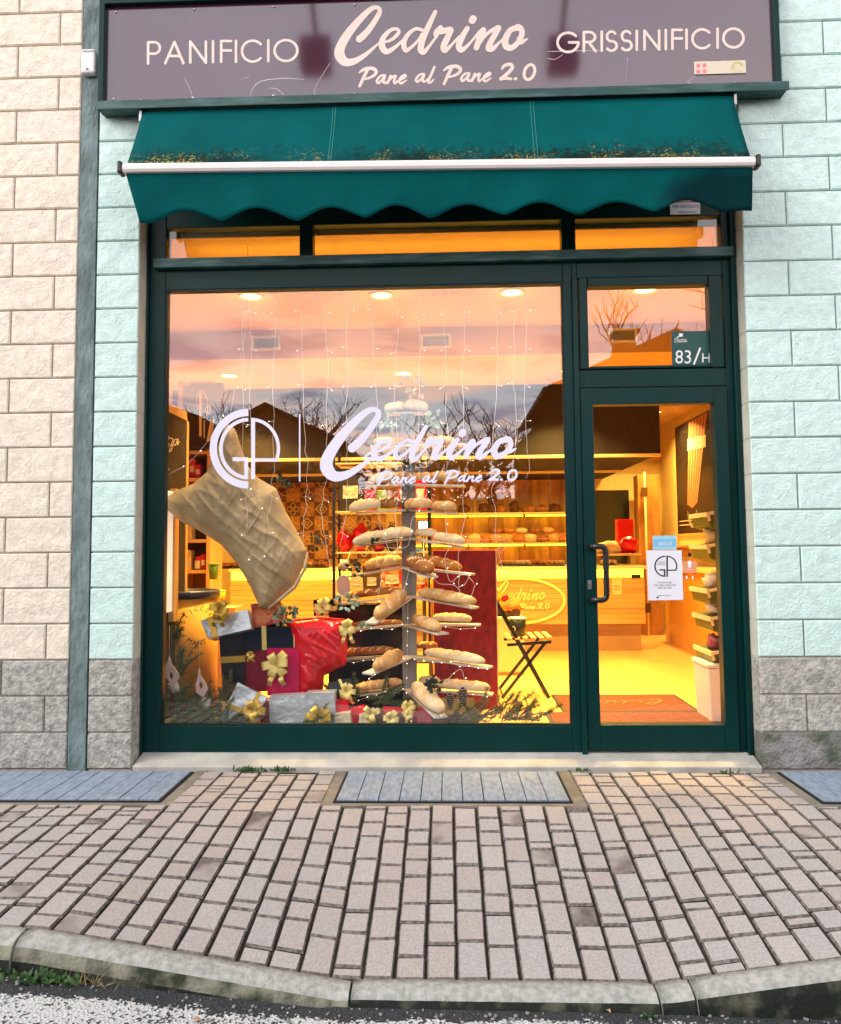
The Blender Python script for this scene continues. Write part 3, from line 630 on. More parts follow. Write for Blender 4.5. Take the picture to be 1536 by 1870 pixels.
# ------------------------------------------------------------------ awning
def awning_mat():
    mt = mat('teal_canvas', S(0, 80, 82), .85, var=.10, vscale=3.5, bump=.25, bscale=500, bdist=.001, spec=.06)
    n = mt.node_tree.nodes; l = mt.node_tree.links; b = n['Principled BSDF']; src = b.inputs['Base Color'].links[0].from_socket
    g = n.new('ShaderNodeNewGeometry'); sp = n.new('ShaderNodeSeparateXYZ'); l.new(g.outputs['Position'], sp.inputs[0])
    def ns(sc, det=5, stretch=None):
        q = n.new('ShaderNodeTexNoise'); q.inputs['Scale'].default_value = sc; q.inputs['Detail'].default_value = det; q.inputs['Roughness'].default_value = .7; l.new(g.outputs['Position'], q.inputs[0]); return q.outputs[0]
    def mm(op, a, c, cl=False):
        q = n.new('ShaderNodeMath'); q.operation = op; q.use_clamp = cl
        for i, v in enumerate((a, c)):
            if isinstance(v, (int, float)): q.inputs[i].default_value = v
            else: l.new(v, q.inputs[i])
        return q.outputs[0]
    # algae and dust that settled along the low edge of the canvas above the bar
    h = mm('SUBTRACT', sp.outputs[2], mm('SUBTRACT', 3.262, mm('MULTIPLY', sp.outputs[0], .0155)))
    up = mm('GREATER_THAN', h, 0)
    low = mm('MULTIPLY', up, mm('SUBTRACT', 1, mm('DIVIDE', h, mm('ADD', .06, mm('MULTIPLY', ns(2.6, 4), .36))), True))
    amt = mm('MULTIPLY', low, mm('ADD', .5, mm('MULTIPLY', mm('SUBTRACT', mm('SUBTRACT', 1.2, 0), 0), .5)))
    dark = mm('MULTIPLY', mm('SUBTRACT', mm('ADD', mm('MULTIPLY', low, .72), ns(26)), .76), 3.6, True)
    spk = mm('MULTIPLY', mm('SUBTRACT', mm('ADD', mm('MULTIPLY', low, .30), ns(70, 4)), .755), 12, True)
    # a damp stain low on the right end of the valance
    dx = mm('SUBTRACT', sp.outputs[0], 1.62); dz = mm('SUBTRACT', sp.outputs[2], 3.04)
    dd = mm('SQRT', mm('ADD', mm('MULTIPLY', mm('MULTIPLY', dx, dx), .25), mm('MULTIPLY', mm('MULTIPLY', dz, dz), 1.2)), 0)
    st = mm('MULTIPLY', mm('MULTIPLY', mm('SUBTRACT', mm('ADD', .15, mm('MULTIPLY', ns(6), .12)), dd), 12, True), mm('LESS_THAN', h, -.02))
    def mix(f, a, c):
        q = n.new('ShaderNodeMix'); q.data_type = 'RGBA'; l.new(f, q.inputs[0]); l.new(a, q.inputs[6]); q.inputs[7].default_value = (*c, 1); return q.outputs[2]
    pat = mm('MULTIPLY', mm('SUBTRACT', mm('ADD', ns(1.6, 3), mm('MULTIPLY', sp.outputs[0], .05)), .40), 5, True)
    spk = mm('MULTIPLY', spk, mm('MULTIPLY', mm('SUBTRACT', ns(4.5, 4), .44), 7, True)); dark = mm('MULTIPLY', dark, mm('ADD', .25, mm('MULTIPLY', pat, .75)))
    o = mix(mm('MULTIPLY', dark, .9), src, S(22, 30, 22)); o = mix(spk, o, S(170, 150, 62)); o = mix(mm('MULTIPLY', st, .85), o, S(4, 34, 40))
    l.new(o, b.inputs['Base Color']); return mt
M_AWN = awning_mat(); M_SEAM = mat('teal_thread', S(36, 120, 120), .8); M_BAR = mat('white_bar', S(226, 222, 220), .35, var=.03, vscale=6)
aw = thing('awning', 'teal canvas awning with white front bar and scalloped valance, dirty along its fold', 'awning', (0, -.05, 3.2))
AX0, AX1 = -1.612, 1.764; zb = lambda x: 3.275-(x-AX0)*.0155
mb = MB(); nx, ny = 80, 10; o = len(mb.v)
for j in range(ny+1):
    t = j/ny
    for i in range(nx+1):
        s_ = i/nx; x = (-1.598+(1.745+1.598)*s_)*(1-t)+(AX0+.01+(AX1-AX0-.02)*s_)*t
        y = -.07-.225*t; z = (3.765)*(1-t)+(zb(x)+.012)*t-.018*math.sin(math.pi*t)*(1+.5*noise.noise(Vector((x*2, t*2, 0))))-.003*noise.noise(Vector((x*6, t*5, 2)))
        mb.v.append((x, y, z))
for j in range(ny):
    for i in range(nx): a = o+j*(nx+1)+i; mb.face((a, a+nx+1, a+nx+2, a+1), 0, True)
cv = mb.build('canvas', M_AWN, aw)
sd = cv.modifiers.new('thick', 'SOLIDIFY'); sd.thickness = .0015
def mx(px, py, Y): return W(px, py, Y).x
tips = [-1.55]+[mx(u, 390, -.3) for u in (270, 402, 540, 668, 785, 923, 1060, 1198, 1326)]+[1.75]
def hem(x):
    base = 2.985-.004*(x+1.6)
    for a, b in zip(tips[:-1], tips[1:]):
        if a <= x <= b:
            t = (x-a)/(b-a)
            if b <= tips[1]+1e-6 or a >= tips[-2]-1e-6: return base+.002*math.sin(t*3)
            return base+.062*(math.sin(math.pi*t)**1.35)
    return base
mb = MB(); nx, nz = 200, 9; o = len(mb.v)
for j in range(nz+1):
    t = j/nz
    for i in range(nx+1):
        s_ = i/nx; xt = AX0+.012+(AX1-AX0-.02)*s_; xbm = -1.528+(1.752+1.528)*s_
        zt = zb(xt)-.022; zl = hem(xbm); x = xt*(1-t)+xbm*t
        y = -.300+.02*t+t*(.012*math.sin(x*8.3+.5)+.008*math.sin(x*17+1))*(.4+.6*t)+.004*noise.noise(Vector((x*7, t*4, 5)))*t
        mb.v.append((x, y, zt*(1-t)+zl*t))
for j in range(nz):
    for i in range(nx): a = o+j*(nx+1)+i; mb.face((a, a+nx+1, a+nx+2, a+1), 0, True)
va = mb.build('valance', M_AWN, aw); sd = va.modifiers.new('thick', 'SOLIDIFY'); sd.thickness = .0015
for px in (598, 603, 978, 984):
    mb = MB()
    x = mx(px, 300, -.3)
    pts = []
    for k in range(11):
        t = k/10; xx = x*(1-.0)+(-.002)*k/10; y = -.07-.225*t; z = 3.765*(1-t)+(zb(xx)+.012)*t-.018*math.sin(math.pi*t)*(1+.5*noise.noise(Vector((xx*2, t*2, 0))))-.003*noise.noise(Vector((xx*6, t*5, 2)))
        pts.append((xx, y-.002, z+.001))
    o = len(mb.v)
    for p in pts: mb.v += [p, (p[0]+.0035, p[1], p[2])]
    for k in range(10): mb.face((o+2*k, o+2*k+2, o+2*k+3, o+2*k+1))
    mb.build('seam', M_SEAM, aw)
mb = MB(); M_ = None
n_ = 40; prof = [(-.272, -.026), (-.318, -.024), (-.326, -.010), (-.326, .014), (-.312, .028), (-.272, .028)]; o = len(mb.v)
for i in range(n_+1):
    x = AX0+(AX1-AX0)*i/n_
    for yy, dz in prof: mb.v.append((x, yy, zb(x)+dz))
for i in range(n_):
    for k in range(6): a = o+i*6; mb.face((a+k, a+6+k, a+6+(k+1) % 6, a+(k+1) % 6))
mb.face([o+k for k in range(6)]); mb.face([o+n_*6+k for k in range(6)][::-1])
mb.build('front_bar', M_BAR, aw, .003)
for x0, x1 in ((AX0-.026, AX0-.001), (AX1+.001, AX1+.026)):
    mb = MB(); z = zb((x0+x1)/2); mb.box((x0, -.333, z-.032), (x1, -.268, z+.034)); mb.build('end_cap', M_BLACK, aw, .008)
mb = MB(); mb.tube([(-1.6, -.07, 3.745), (1.75, -.07, 3.745)], .032, 12); mb.build('roller', M_GREEN_D, aw)
for sx in (-1.607, 1.757):
    mb = MB(); mb.box((sx-.008, -.10, 3.66), (sx+.008, -.0, 3.79)); mb.build('bracket', M_STEEL, aw, .002)
    mb = MB(); mb.tube([(sx*.985, -.05, 3.68), (sx*.97, -.16, 3.45), (sx*.985, -.27, zb(sx))], .012, 6); mb.build('arm', M_STEEL, aw)

# ------------------------------------------------------------------ signs and stickers on the front
def plate(mb, x0, y0, x1, y1, Y, th=.003, mi=0):
    a, b = W(x0, y1, Y), W(x1, y0, Y); mb.box((a.x, Y-th, a.z), (b.x, Y, b.z), mi)
def txt_px(mb, s, cx, cy, hpx, Y, mi=0, xs=1, spacing=1, shear=0, rot=0):
    """type whose capitals stand hpx photo pixels high, centred on a photo point"""
    k = hpx/.72; text_mesh(s, lambda u, v: W(cx+u*k*xs, cy-(v-.36)*k-u*k*xs*rot, Y), 1, spacing, mb, mi, shear=shear)
M_PAPER = mat('white_paper', S(226, 228, 238), .8); M_INK = mat('black_ink', S(22, 22, 28), .8); M_BLUEI = mat('blue_ink', S(24, 50, 110), .8); M_REDI = mat('red_sticker', S(150, 22, 40), .6)
M_TEALI = mat('teal_ink', S(20, 90, 96), .7); M_SALUS = mat('light_blue_sticker', S(120, 186, 222), .6); M_WHI = mat('white_ink', S(236, 236, 236), .7); M_PEACH = mat('peach_sticker', S(226, 152, 112), .6)
t = thing('alarm_sign', 'small white and red surveillance notice under the right end of the awning', 'sign', W(1251, 392, .12))
mb = MB(); plate(mb, 1224, 363, 1278, 392, .125); plate(mb, 1224, 363, 1276, 370.5, .1219, .0006, 1)
txt_px(mb, 'ATTENZIONE !', 1250, 367, 4.2, .1209, 2, .8); txt_px(mb, 'AREA SORVEGLIATA', 1252, 376.5, 6.2, .1215, 3, .62); txt_px(mb, 'telecontrol', 1255, 386.5, 5.6, .1215, 4, .95, shear=.25)
mb.build('plate', [M_PAPER, M_REDI, M_WHI, M_BLUEI, M_TEALI], t)
t = thing('house_number', 'green plate with white 83/H in the corner of the light above the door', 'number plate', W(1266, 678, .15))
mb = MB(); plate(mb, 1228, 604, 1304, 679, .154); Y = .1502
txt_px(mb, '83', 1248.5, 651, 25, Y, 1, .92); txt_px(mb, 'H', 1289.5, 653, 17.5, Y, 1, 1.0); ribbon(mb, [(1267, 666), (1279, 635)], 3.4, plane_px(Y), 1); txt_px(mb, 'Macine', 1243, 620, 6, Y, 1, .95); ribbon(mb, [(1231, 624.5), (1255, 624)], .9, plane_px(Y), 1)
ribbon(mb, [(1240, 612), (1247, 611.5)], 6, plane_px(Y), 1); ribbon(mb, [(1236, 616), (1240, 615)], 2, plane_px(Y), 1)
mb.build('plate', [mat('number_green', S(6, 74, 70), .5), M_WHI], t)
t = thing('hours_notice', 'white opening hours sheet with round black monogram taped to the door glass', 'notice', W(1214, 1096, .15))
mb = MB(); Y = .1555; mb.add([W(1180.5, 1005, Y), W(1245, 1005, Y), W(1248, 1095.5, Y), W(1184, 1096.5, Y)], [(3, 2, 1, 0)]); Y2 = Y-.0008
gp_logo(mb, lambda dy: (lambda u, v: W(1216.5+(u-446)*.0735, 1034+(v-456)*.0675, Y2-dy*.3)), False, 34)
for i in range(len(mb.m)-1): mb.m[i+1] = 1
txt_px(mb, 'PANIFICIO', 1209, 1026.5, 2.3, Y2, 1, .9); txt_px(mb, 'GRISSINIFICIO', 1208.5, 1030.5, 2.3, Y2, 1, .8)
for s_, y_, h_, k_ in (('DA LUN A VEN', 1063.5, 3.1, .9), ('7.30-13.00 / 15.30-19.30', 1068.5, 3.3, .9), ('SAB 7.30-13.00', 1073.3, 3.1, .95), ('PANE AL PANE 2.0', 1087.5, 2, 1.1)): txt_px(mb, s_, 1214, y_, h_, Y2, 1, k_)
ribbon(mb, [(1199, 1091), (1203, 1091)], 2.6, plane_px(Y2), 1)
mb.build('sheet', [M_PAPER, M_INK], t)
t = thing('salus_sticker', 'light blue sticker above the opening hours sheet', 'sticker', W(1214, 1003, .15))
mb = MB(); plate(mb, 1192.5, 978, 1235, 1004, .157, .001, 0); plate(mb, 1193.5, 984.5, 1234, 998.5, .1558, .0003, 2); txt_px(mb, 'SALUS', 1215, 992.5, 6.5, .1550, 1, 1.0)
mb.build('sheet', [mat('pale_blue_sticker', S(150, 206, 226), .6), M_WHI, M_SALUS], t)
t = thing('peach_sticker', 'translucent peach sticker with white mark right of the opening hours sheet', 'sticker', W(1260, 1058, .15))
mb = MB(); plate(mb, 1247, 1025, 1272, 1046, .157, .001, 0); mb2 = lettering([[(1259.5, 1028, 8)], [(1259.5, 1034, 6)], [(1254, 1053, 3), (1254, 1056, 3)], [(1265, 1053, 3), (1265, 1056, 3)]], plane_px(.1552), .4); mb.add(mb2.v, mb2.f, 1); mb2 = lettering([[(1259.5, 1013, 7)]], plane_px(.1552), .4); mb.add(mb2.v, mb2.f, 2)
txt_px(mb, 'sanificato', 1259.5, 1040, 2.2, .1552, 1, 1.0)
mb.build('sheet', [M_PEACH, M_WHI, M_INK], t)

# ------------------------------------------------------------------ shop interior: shell
IZ = .06
M_IW = mat('warm_plaster', S(226, 196, 130), .9, var=.05, vscale=2); M_CEIL = mat('ceiling_paint', S(200, 168, 116), .9, var=.02, vscale=2); M_DARKW = mat('dark_brown_panel', S(26, 15, 12), .6, var=.2, vscale=3)
M_FLOOR = mat('pale_floor_tile', S(214, 172, 98), .35, var=.10, vscale=5, stretch=(1, .25, 1), spec=.5)
M_WOOD = mat('honey_wood', S(186, 128, 66), .5, var=.3, vscale=9, stretch=(1, 1, .12), detail=6); M_WOODH = mat('honey_wood_flat', S(206, 158, 92), .5, var=.22, vscale=9, stretch=(.1, 1, 1), detail=6)
M_WOODL = mat('pale_wood', S(214, 168, 104), .55, var=.14, vscale=10, stretch=(1, 1, .15)); M_TRIM = mat('cream_trim', S(230, 206, 150), .5)
RX0, RX1, RY0, RY1 = -2.7, 3.08, .30, 6.5
mb = MB(); mb.box((RX0-.1, .24, IZ-.08), (RX1+.1, RY1+.1, IZ)); tag(mb.build('interior_floor', M_FLOOR), kind='structure')
mb = MB(); mb.box((RX0-.1, .23, 3.1), (RX1+.1, 2.25, 3.25)); mb.box((RX0-.1, 2.25, 2.852), (RX1+.1, RY1+.1, 3.15)); tag(mb.build('interior_ceiling', M_CEIL), kind='structure')
mb = MB(); mb.box((RX0-.1, RY0, IZ), (RX0, RY1+.1, 3.099)); tag(mb.build('interior_wall', M_IW), kind='structure')
mb = MB(); mb.box((RX1, RY0, IZ), (RX1+.1, RY1+.1, 3.099)); mb.box((RX1-.012, RY0+.11, IZ), (RX1-.001, RY1, IZ+.09)); tag(mb.build('interior_wall', M_IW), kind='structure')
mb = MB(); mb.box((RX0, RY1, IZ), (RX1, RY1+.1, 3.099)); tag(mb.build('interior_wall', M_IW), kind='structure')
mb = MB(); mb.box((RX0-.1, RY0, IZ), (-1.70, RY0+.1, 3.099)); mb.box((XC+.02, RY0, IZ), (RX1, RY0+.1, 3.099)); mb.box((-1.70, .226, 3.2505), (XC+.02, RY0+.08, 3.5)); tag(mb.build('interior_wall', M_IW), kind='structure')
mb = MB(); bx1 = W(1205, 780, 3.5).x; mb.box((RX0+.01, 3.5, 2.13), (bx1, RY1-.01, 2.851)); mb.box((RX0+.01, 3.48, 2.10), (bx1, 3.53, 2.129), 1); tag(mb.build('interior_bulkhead', [M_DARKW, M_TRIM]), kind='structure')
# wood boarding and patterned tiles on the rear wall
mb = MB(); xw0, xw1 = W(885, 880, 6.45).x-1.2, W(1166, 880, 6.45).x
n = 16
for i in range(n): a = xw0+(xw1-xw0)*i/n; mb.box((a+.002, 6.44-.004*(i % 3), IZ), (a+(xw1-xw0)/n-.002, 6.499, 2.13), i % 2)
tag(mb.build('wall_boarding', [M_WOOD, mat('honey_wood_pale', S(212, 158, 86), .5, var=.3, vscale=9, stretch=(1, 1, .12), detail=6)]), 'honey-coloured upright wood boarding on the rear shop wall', 'wall boarding')
M_TB, M_TG = mat('tile_brown', S(112, 66, 36), .4, var=.2, vscale=20), mat('tile_ochre', S(190, 132, 56), .4, var=.2, vscale=20); M_TL = mat('tile_line', S(222, 178, 104), .5)
mb = MB(); tx0, tx1 = W(470, 880, 6.45).x, xw0-.01; ts = .2; k = 0
nx = int((tx1-tx0)/ts)
for i in range(nx):
    for j in range(11):
        x, z = tx0+i*ts, IZ+j*ts; mb.box((x+.002, 6.47, z+.002), (x+ts-.002, 6.499, z+ts-.002), (i*7+j*3) % 2)
        kk = (i*5+j*7) % 3; mp = lambda u, v: (x+u*ts, 6.466, z+v*ts)
        if kk == 0:
            for a in range(4): ribbon(mb, arcp(.5+.25*math.cos(a*math.pi/2), .5+.25*math.sin(a*math.pi/2), .17, .17, 0, 360, 12), .05, lambda u, v: (x+u*ts, 6.466-.0006*a, z+v*ts), 2)
        elif kk == 1: ribbon(mb, [(.5, .12), (.88, .5), (.5, .88), (.12, .5), (.5, .12)], .07, mp, 2); ribbon(mb, arcp(.5, .5, .12, .12, 0, 360, 12), .06, mp, 2)
        else: ribbon(mb, arcp(0, 0, .62, -.62, 0, 90, 8), .07, mp, 2); ribbon(mb, arcp(1, 1, .55, -.55, 180, 270, 8), .07, mp, 2)
tag(mb.build('patterned_tiling', [M_TB, M_TG, M_TL]), 'brown and ochre patterned tiling on the rear wall left of the boarding', 'tiling')

# downlights and their lamps
LC = (1.0, .63, .15)
M_DOWN = mat('lit_lamp_disc', (1, .86, .22), .5, emit=3.0)
def downlight(px, py, z, lb, power=30, spread=90):
    p = WZ(px, py, z); t = thing('ceiling_light', lb, 'ceiling light', (p.x, p.y, z-.02), 'round lit ceiling lights')
    mb = MB(); mb.lathe([(.075, -.004), (.072, -.006), (.001, -.006)], (p.x, p.y, z), 24); mb.build('diffuser', M_DOWN, t)
    mb = MB(); mb.lathe([(.074, 0), (.074, -.009), (.092, -.009), (.095, 0)], (p.x, p.y, z-.0005), 24); mb.build('ring', M_TRIM, t)
    la = bpy.data.lights.new('downlight_lamp', 'AREA'); la.shape = 'DISK'; la.size = .14; la.energy = power; la.color = LC; la.spread = R(spread)
    lo = bpy.data.objects.new('downlight_lamp', la); COL.objects.link(lo); lo.parent = t; lo.location = Vector((p.x, p.y, z-.012))-t.location
    if z > 2.9: glow(t, p.x, p.y, z, 1.0)
def glow(t, x, y, z, power):
    la = bpy.data.lights.new('fixture_glow', 'POINT'); la.energy = power; la.color = (1, .58, .08); la.shadow_soft_size = .05
    lo = bpy.data.objects.new('fixture_glow', la); COL.objects.link(lo); lo.parent = t; lo.location = Vector((x, y, z-.16))-t.location
PW = 42
for a in ((458, 540, 3.1, 'lit round ceiling light front left, over the hanging sack'), (697, 538, 3.1, 'lit round ceiling light front middle, above the bread tree'), (935, 533, 3.1, 'lit round ceiling light at the front right of the big pane'), (1178, 528, 3.1, 'lit round ceiling light just above the shop door')): downlight(*a, 28 if a[0] > 1100 else 20, 75 if a[0] > 1100 else 70)
for a in ((418, 685, 2.852, 'lit round ceiling light at the rear left, on the lower ceiling'), (737, 681, 2.852, 'lit round ceiling light at the rear middle, on the lower ceiling'), (1040, 676, 2.852, 'lit round ceiling light at the rear, behind the door post')): downlight(*a, 56, 112)
M_GRID = mat('vent_grid', S(150, 160, 172), .5)
for px0, py0, px1, py1, lb in ((460, 613, 512, 641, 'white wall vent grille at the left, above the monogram'), (768, 609, 824, 637, 'white wall vent grille in the middle, above the script'), (1109, 599, 1163, 627, 'white wall vent grille seen through the light over the door')):
    a, b = W(px0, py1, 2.245), W(px1, py0, 2.245); t = thing('vent_grille', lb, 'vent', ((a.x+b.x)/2, 2.24, a.z), 'vents in the ceiling step')
    mb = MB(); w = .022
    for q in ((a.x, a.z, b.x, a.z+w), (a.x, b.z-w, b.x, b.z), (a.x, a.z+w, a.x+w, b.z-w), (b.x-w, a.z+w, b.x, b.z-w)): mb.box((q[0], 2.232, q[1]), (q[2], 2.2485, q[3]))
    mb.build('frame', M_WHITEP, t)
    mb = MB(); n = 12
    for i in range(1, n): x = a.x+w+(b.x-a.x-2*w)*i/n; mb.box((x-.003, 2.236, a.z+w), (x+.003, 2.2485, b.z-w))
    for i in range(1, 6): z = a.z+w+(b.z-a.z-2*w)*i/6; mb.box((a.x+w, 2.2375, z-.003), (b.x-w, 2.2485, z+.003))
    mb.build('grid', M_GRID, t)

t = thing('added_lamp_rail', 'added unseen lamp rail behind the transom that lights the window display and the ceiling edge', 'lamp rail', (0, .45, 2.9))  # added rail, seen nowhere, to brighten ceiling edge and window display
mb = MB(); mb.box((-1.5, .41, 2.90), (1.7, .43, 2.915)); mb.build('rail', M_BLACK, t)
la = bpy.data.lights.new('added_rail_lamp', 'AREA'); la.shape = 'RECTANGLE'; la.size = 3.1; la.size_y = .03; la.energy = 2.4; la.color = (1, .50, .06); la.spread = R(175)
lo = bpy.data.objects.new('added_rail_lamp', la); COL.objects.link(lo); lo.parent = t; lo.location = Vector((.1, .42, 2.922))-t.location; lo.rotation_euler = (math.pi, 0, 0)
for x in (-1.15, -.45, .3):
    mb = MB(); mb.lathe([(.022, 2.87), (.03, 2.89), (.012, 2.8995)], (x, .42, 0), 12); mb.build('added_lamp_head', M_BLACK, t)
    la = bpy.data.lights.new('added_rail_spot', 'SPOT'); la.energy = 30; la.color = (1, .82, .56); la.spot_size = R(62); la.spot_blend = .8; la.shadow_soft_size = .03
    lo = bpy.data.objects.new('added_rail_spot', la); COL.objects.link(lo); lo.parent = t; lo.location = Vector((x, .42, 2.862))-t.location; lo.rotation_euler = (R(3), 0, 0)
downlight(1196, 752, 2.852, 'added lit round ceiling light near the rear doorway, behind the dark bulkhead', 40, 140)  # extra light put in to brighten the rear doorway corner
# added lamp strip under the bulkhead, invented to wash the boarding and the bread
t = thing('added_strip_lamp', 'added warm lamp strip under the dark bulkhead washing the bread wall', 'lamp', (0, 5.2, 2.1))
mb = MB(); mb.box((RX0+.4, 5.16, 2.105), (bx1-.02, 5.24, 2.129)); mb.build('housing', M_TRIM, t)
la = bpy.data.lights.new('added_strip_light', 'AREA'); la.shape = 'RECTANGLE'; la.size = 4.4; la.size_y = .06; la.energy = 58; la.color = (1, .62, .14); la.spread = R(170)
lo = bpy.data.objects.new('added_strip_light', la); COL.objects.link(lo); lo.parent = t; lo.location = (.1, 0, -.004)
# counter with glowing edge and carved oval logo
CY = 4.29; cx0, cx1 = -2.3, W(1178, 1100, CY).x
M_LED = mat('yellow_led', (1.0, .78, .03), .5, emit=3.4); M_CREAM2 = mat('carved_cream', S(244, 214, 130), .5)
t = thing('shop_counter', 'long wood-faced shop counter with glowing yellow edge and oval logo', 'counter', ((cx0+cx1)/2, CY+.3, IZ))
mb = MB(); nb = 9
for i in range(nb): z = .36+(.86-.36)*i/nb; mb.box((cx0, CY-.003*(i % 2), z+.001), (cx1, CY+.04, z+(.86-.36)/nb-.001))
mb.build('front', M_WOODH, t)
mb = MB(); mb.box((cx0, CY+.041, .36), (cx1, CY+.75, .955)); mb.build('body', M_WOODL, t)
mb = MB(); mb.box((cx0+.01, CY+.0, .865), (cx1-.01, CY+.04, .955)); mb.build('led_strip', M_LED, t)
mb = MB(); mb.box((cx0-.01, CY-.05, .956), (cx1+.02, CY+.78, .99)); mb.build('top', M_TRIM, t, .004)
mb = MB(); mb.box((cx0+.05, CY+.08, IZ), (cx1-.03, CY+.7, .359)); mb.build('plinth', mat('plinth_tan', S(168, 134, 84), .5, var=.1, vscale=3), t)
mb = MB(); ribbon(mb, arcp(945, 1097, 86, 41, 0, 360, 60), 5.5, plane_px(CY-.012)); 
lettering(affine(C_ST, BB_C, (903, 1060, 929, 1102)), plane_px(CY-.012), .7, mb); lettering(affine(EDRINO, BB_E, (926, 1072, 997, 1098)), plane_px(CY-.0135), .6, mb); lettering(affine(PANE, BB_P, (898, 1101, 1004, 1116), .11), plane_px(CY-.012), .6, mb)
mb.build('oval_logo', M_CREAM2, t)
for px0, py0, px1, py1, nm in ((1119, 1053, 1135, 1086, 'notice'), (1153, 1049, 1170, 1056, 'notice')):
    mb = MB(); plate(mb, px0, py0, px1, py1, CY-.004, .003, 0)
    if nm == 'notice' and px0 < 1140:
        plate(mb, px0+1.5, py0+1.5, px1-1.5, py0+10, CY-.008, .001, 1)
        txt_px(mb, 'AREA', (px0+px1)/2, py0+17, 4, CY-.0085, 2, .9); txt_px(mb, 'VIDEO', (px0+px1)/2, py0+23, 3.5, CY-.0085, 2, .9)
    else: txt_px(mb, 'PUNTO', (px0+px1)/2, (py0+py1)/2, 3.4, CY-.0085, 0, .9)
    mb.build(nm, [M_TRIM if px0 < 1140 else M_INK, M_YEL, M_INK], t)
# two lit shelves on the rear wall
def wall_shelf(z, x0, x1, lb, Y0=6.0):
    t = thing('wall_shelf', lb, 'shelf', ((x0+x1)/2, 6.2, z-.03), 'lit bread shelves behind the counter')
    mb = MB(); mb.box((x0, Y0, z-.022), (x1, 6.43, z)); mb.build('board', M_TRIM, t, .003)
    mb = MB(); mb.box((x0+.02, 6.30, z-.042), (x1-.02, 6.325, z-.0225)); mb.build('led_strip', M_LED, t)
    for i in range(4): x = x0+.1+(x1-x0-.2)*i/3; mb = MB(); mb.box((x-.01, 6.1, z-.1), (x+.01, 6.29, z-.0225)); mb.build('bracket', M_WOOD, t)
Z1, Z2 = W(960, 936, 6.1).z, W(960, 991, 6.1).z
wall_shelf(Z1, xw0+.1, xw1-.75, 'upper yellow-lit bread shelf on the wood boarding'); wall_shelf(Z2, xw0+.1, xw1-.75, 'lower yellow-lit bread shelf on the wood boarding')

# ------------------------------------------------------------------ breads
def crust(name, a, b, flour=.25):
    mt = bpy.data.materials.new(name); mt.use_nodes = True; n = mt.node_tree.nodes; l = mt.node_tree.links; p = n['Principled BSDF']; p.inputs['Roughness'].default_value = .75; p.inputs['Specular IOR Level'].default_value = .2
    t = n.new('ShaderNodeTexCoord')
    def ns(sc, det): q = n.new('ShaderNodeTexNoise'); q.inputs['Scale'].default_value = sc; q.inputs['Detail'].default_value = det; l.new(t.outputs['Object'], q.inputs[0]); return q.outputs[0]
    r1 = n.new('ShaderNodeValToRGB'); l.new(ns(11, 5), r1.inputs[0]); r1.color_ramp.elements[0].position = .36; r1.color_ramp.elements[1].position = .66; r1.color_ramp.elements[0].color = (*a, 1); r1.color_ramp.elements[1].color = (*b, 1)
    r2 = n.new('ShaderNodeValToRGB'); l.new(ns(38, 6), r2.inputs[0]); r2.color_ramp.elements[0].position = .55; r2.color_ramp.elements[1].position = .75
    r2.color_ramp.elements[0].color = (0, 0, 0, 1); r2.color_ramp.elements[1].color = (flour, flour, flour, 1)
    mx = n.new('ShaderNodeMix'); mx.data_type = 'RGBA'; l.new(r2.outputs[0], mx.inputs[0]); l.new(r1.outputs[0], mx.inputs[6]); mx.inputs[7].default_value = (*S(236, 216, 176), 1); l.new(mx.outputs[2], p.inputs[0])
    bp = n.new('ShaderNodeBump'); bp.inputs['Strength'].default_value = .35; bp.inputs['Distance'].default_value = .006; l.new(ns(60, 5), bp.inputs['Height']); l.new(bp.outputs[0], p.inputs['Normal']); return mt
M_BR = [crust('golden_crust', S(192, 140, 80), S(224, 186, 128), .55), crust('pale_crust', S(216, 184, 134), S(236, 214, 174), .7), crust('brown_crust', S(128, 72, 32), S(182, 118, 60), .15), crust('dark_crust', S(72, 40, 20), S(122, 72, 34), .15), crust('orange_crust', S(170, 96, 36), S(210, 142, 64), .2)]
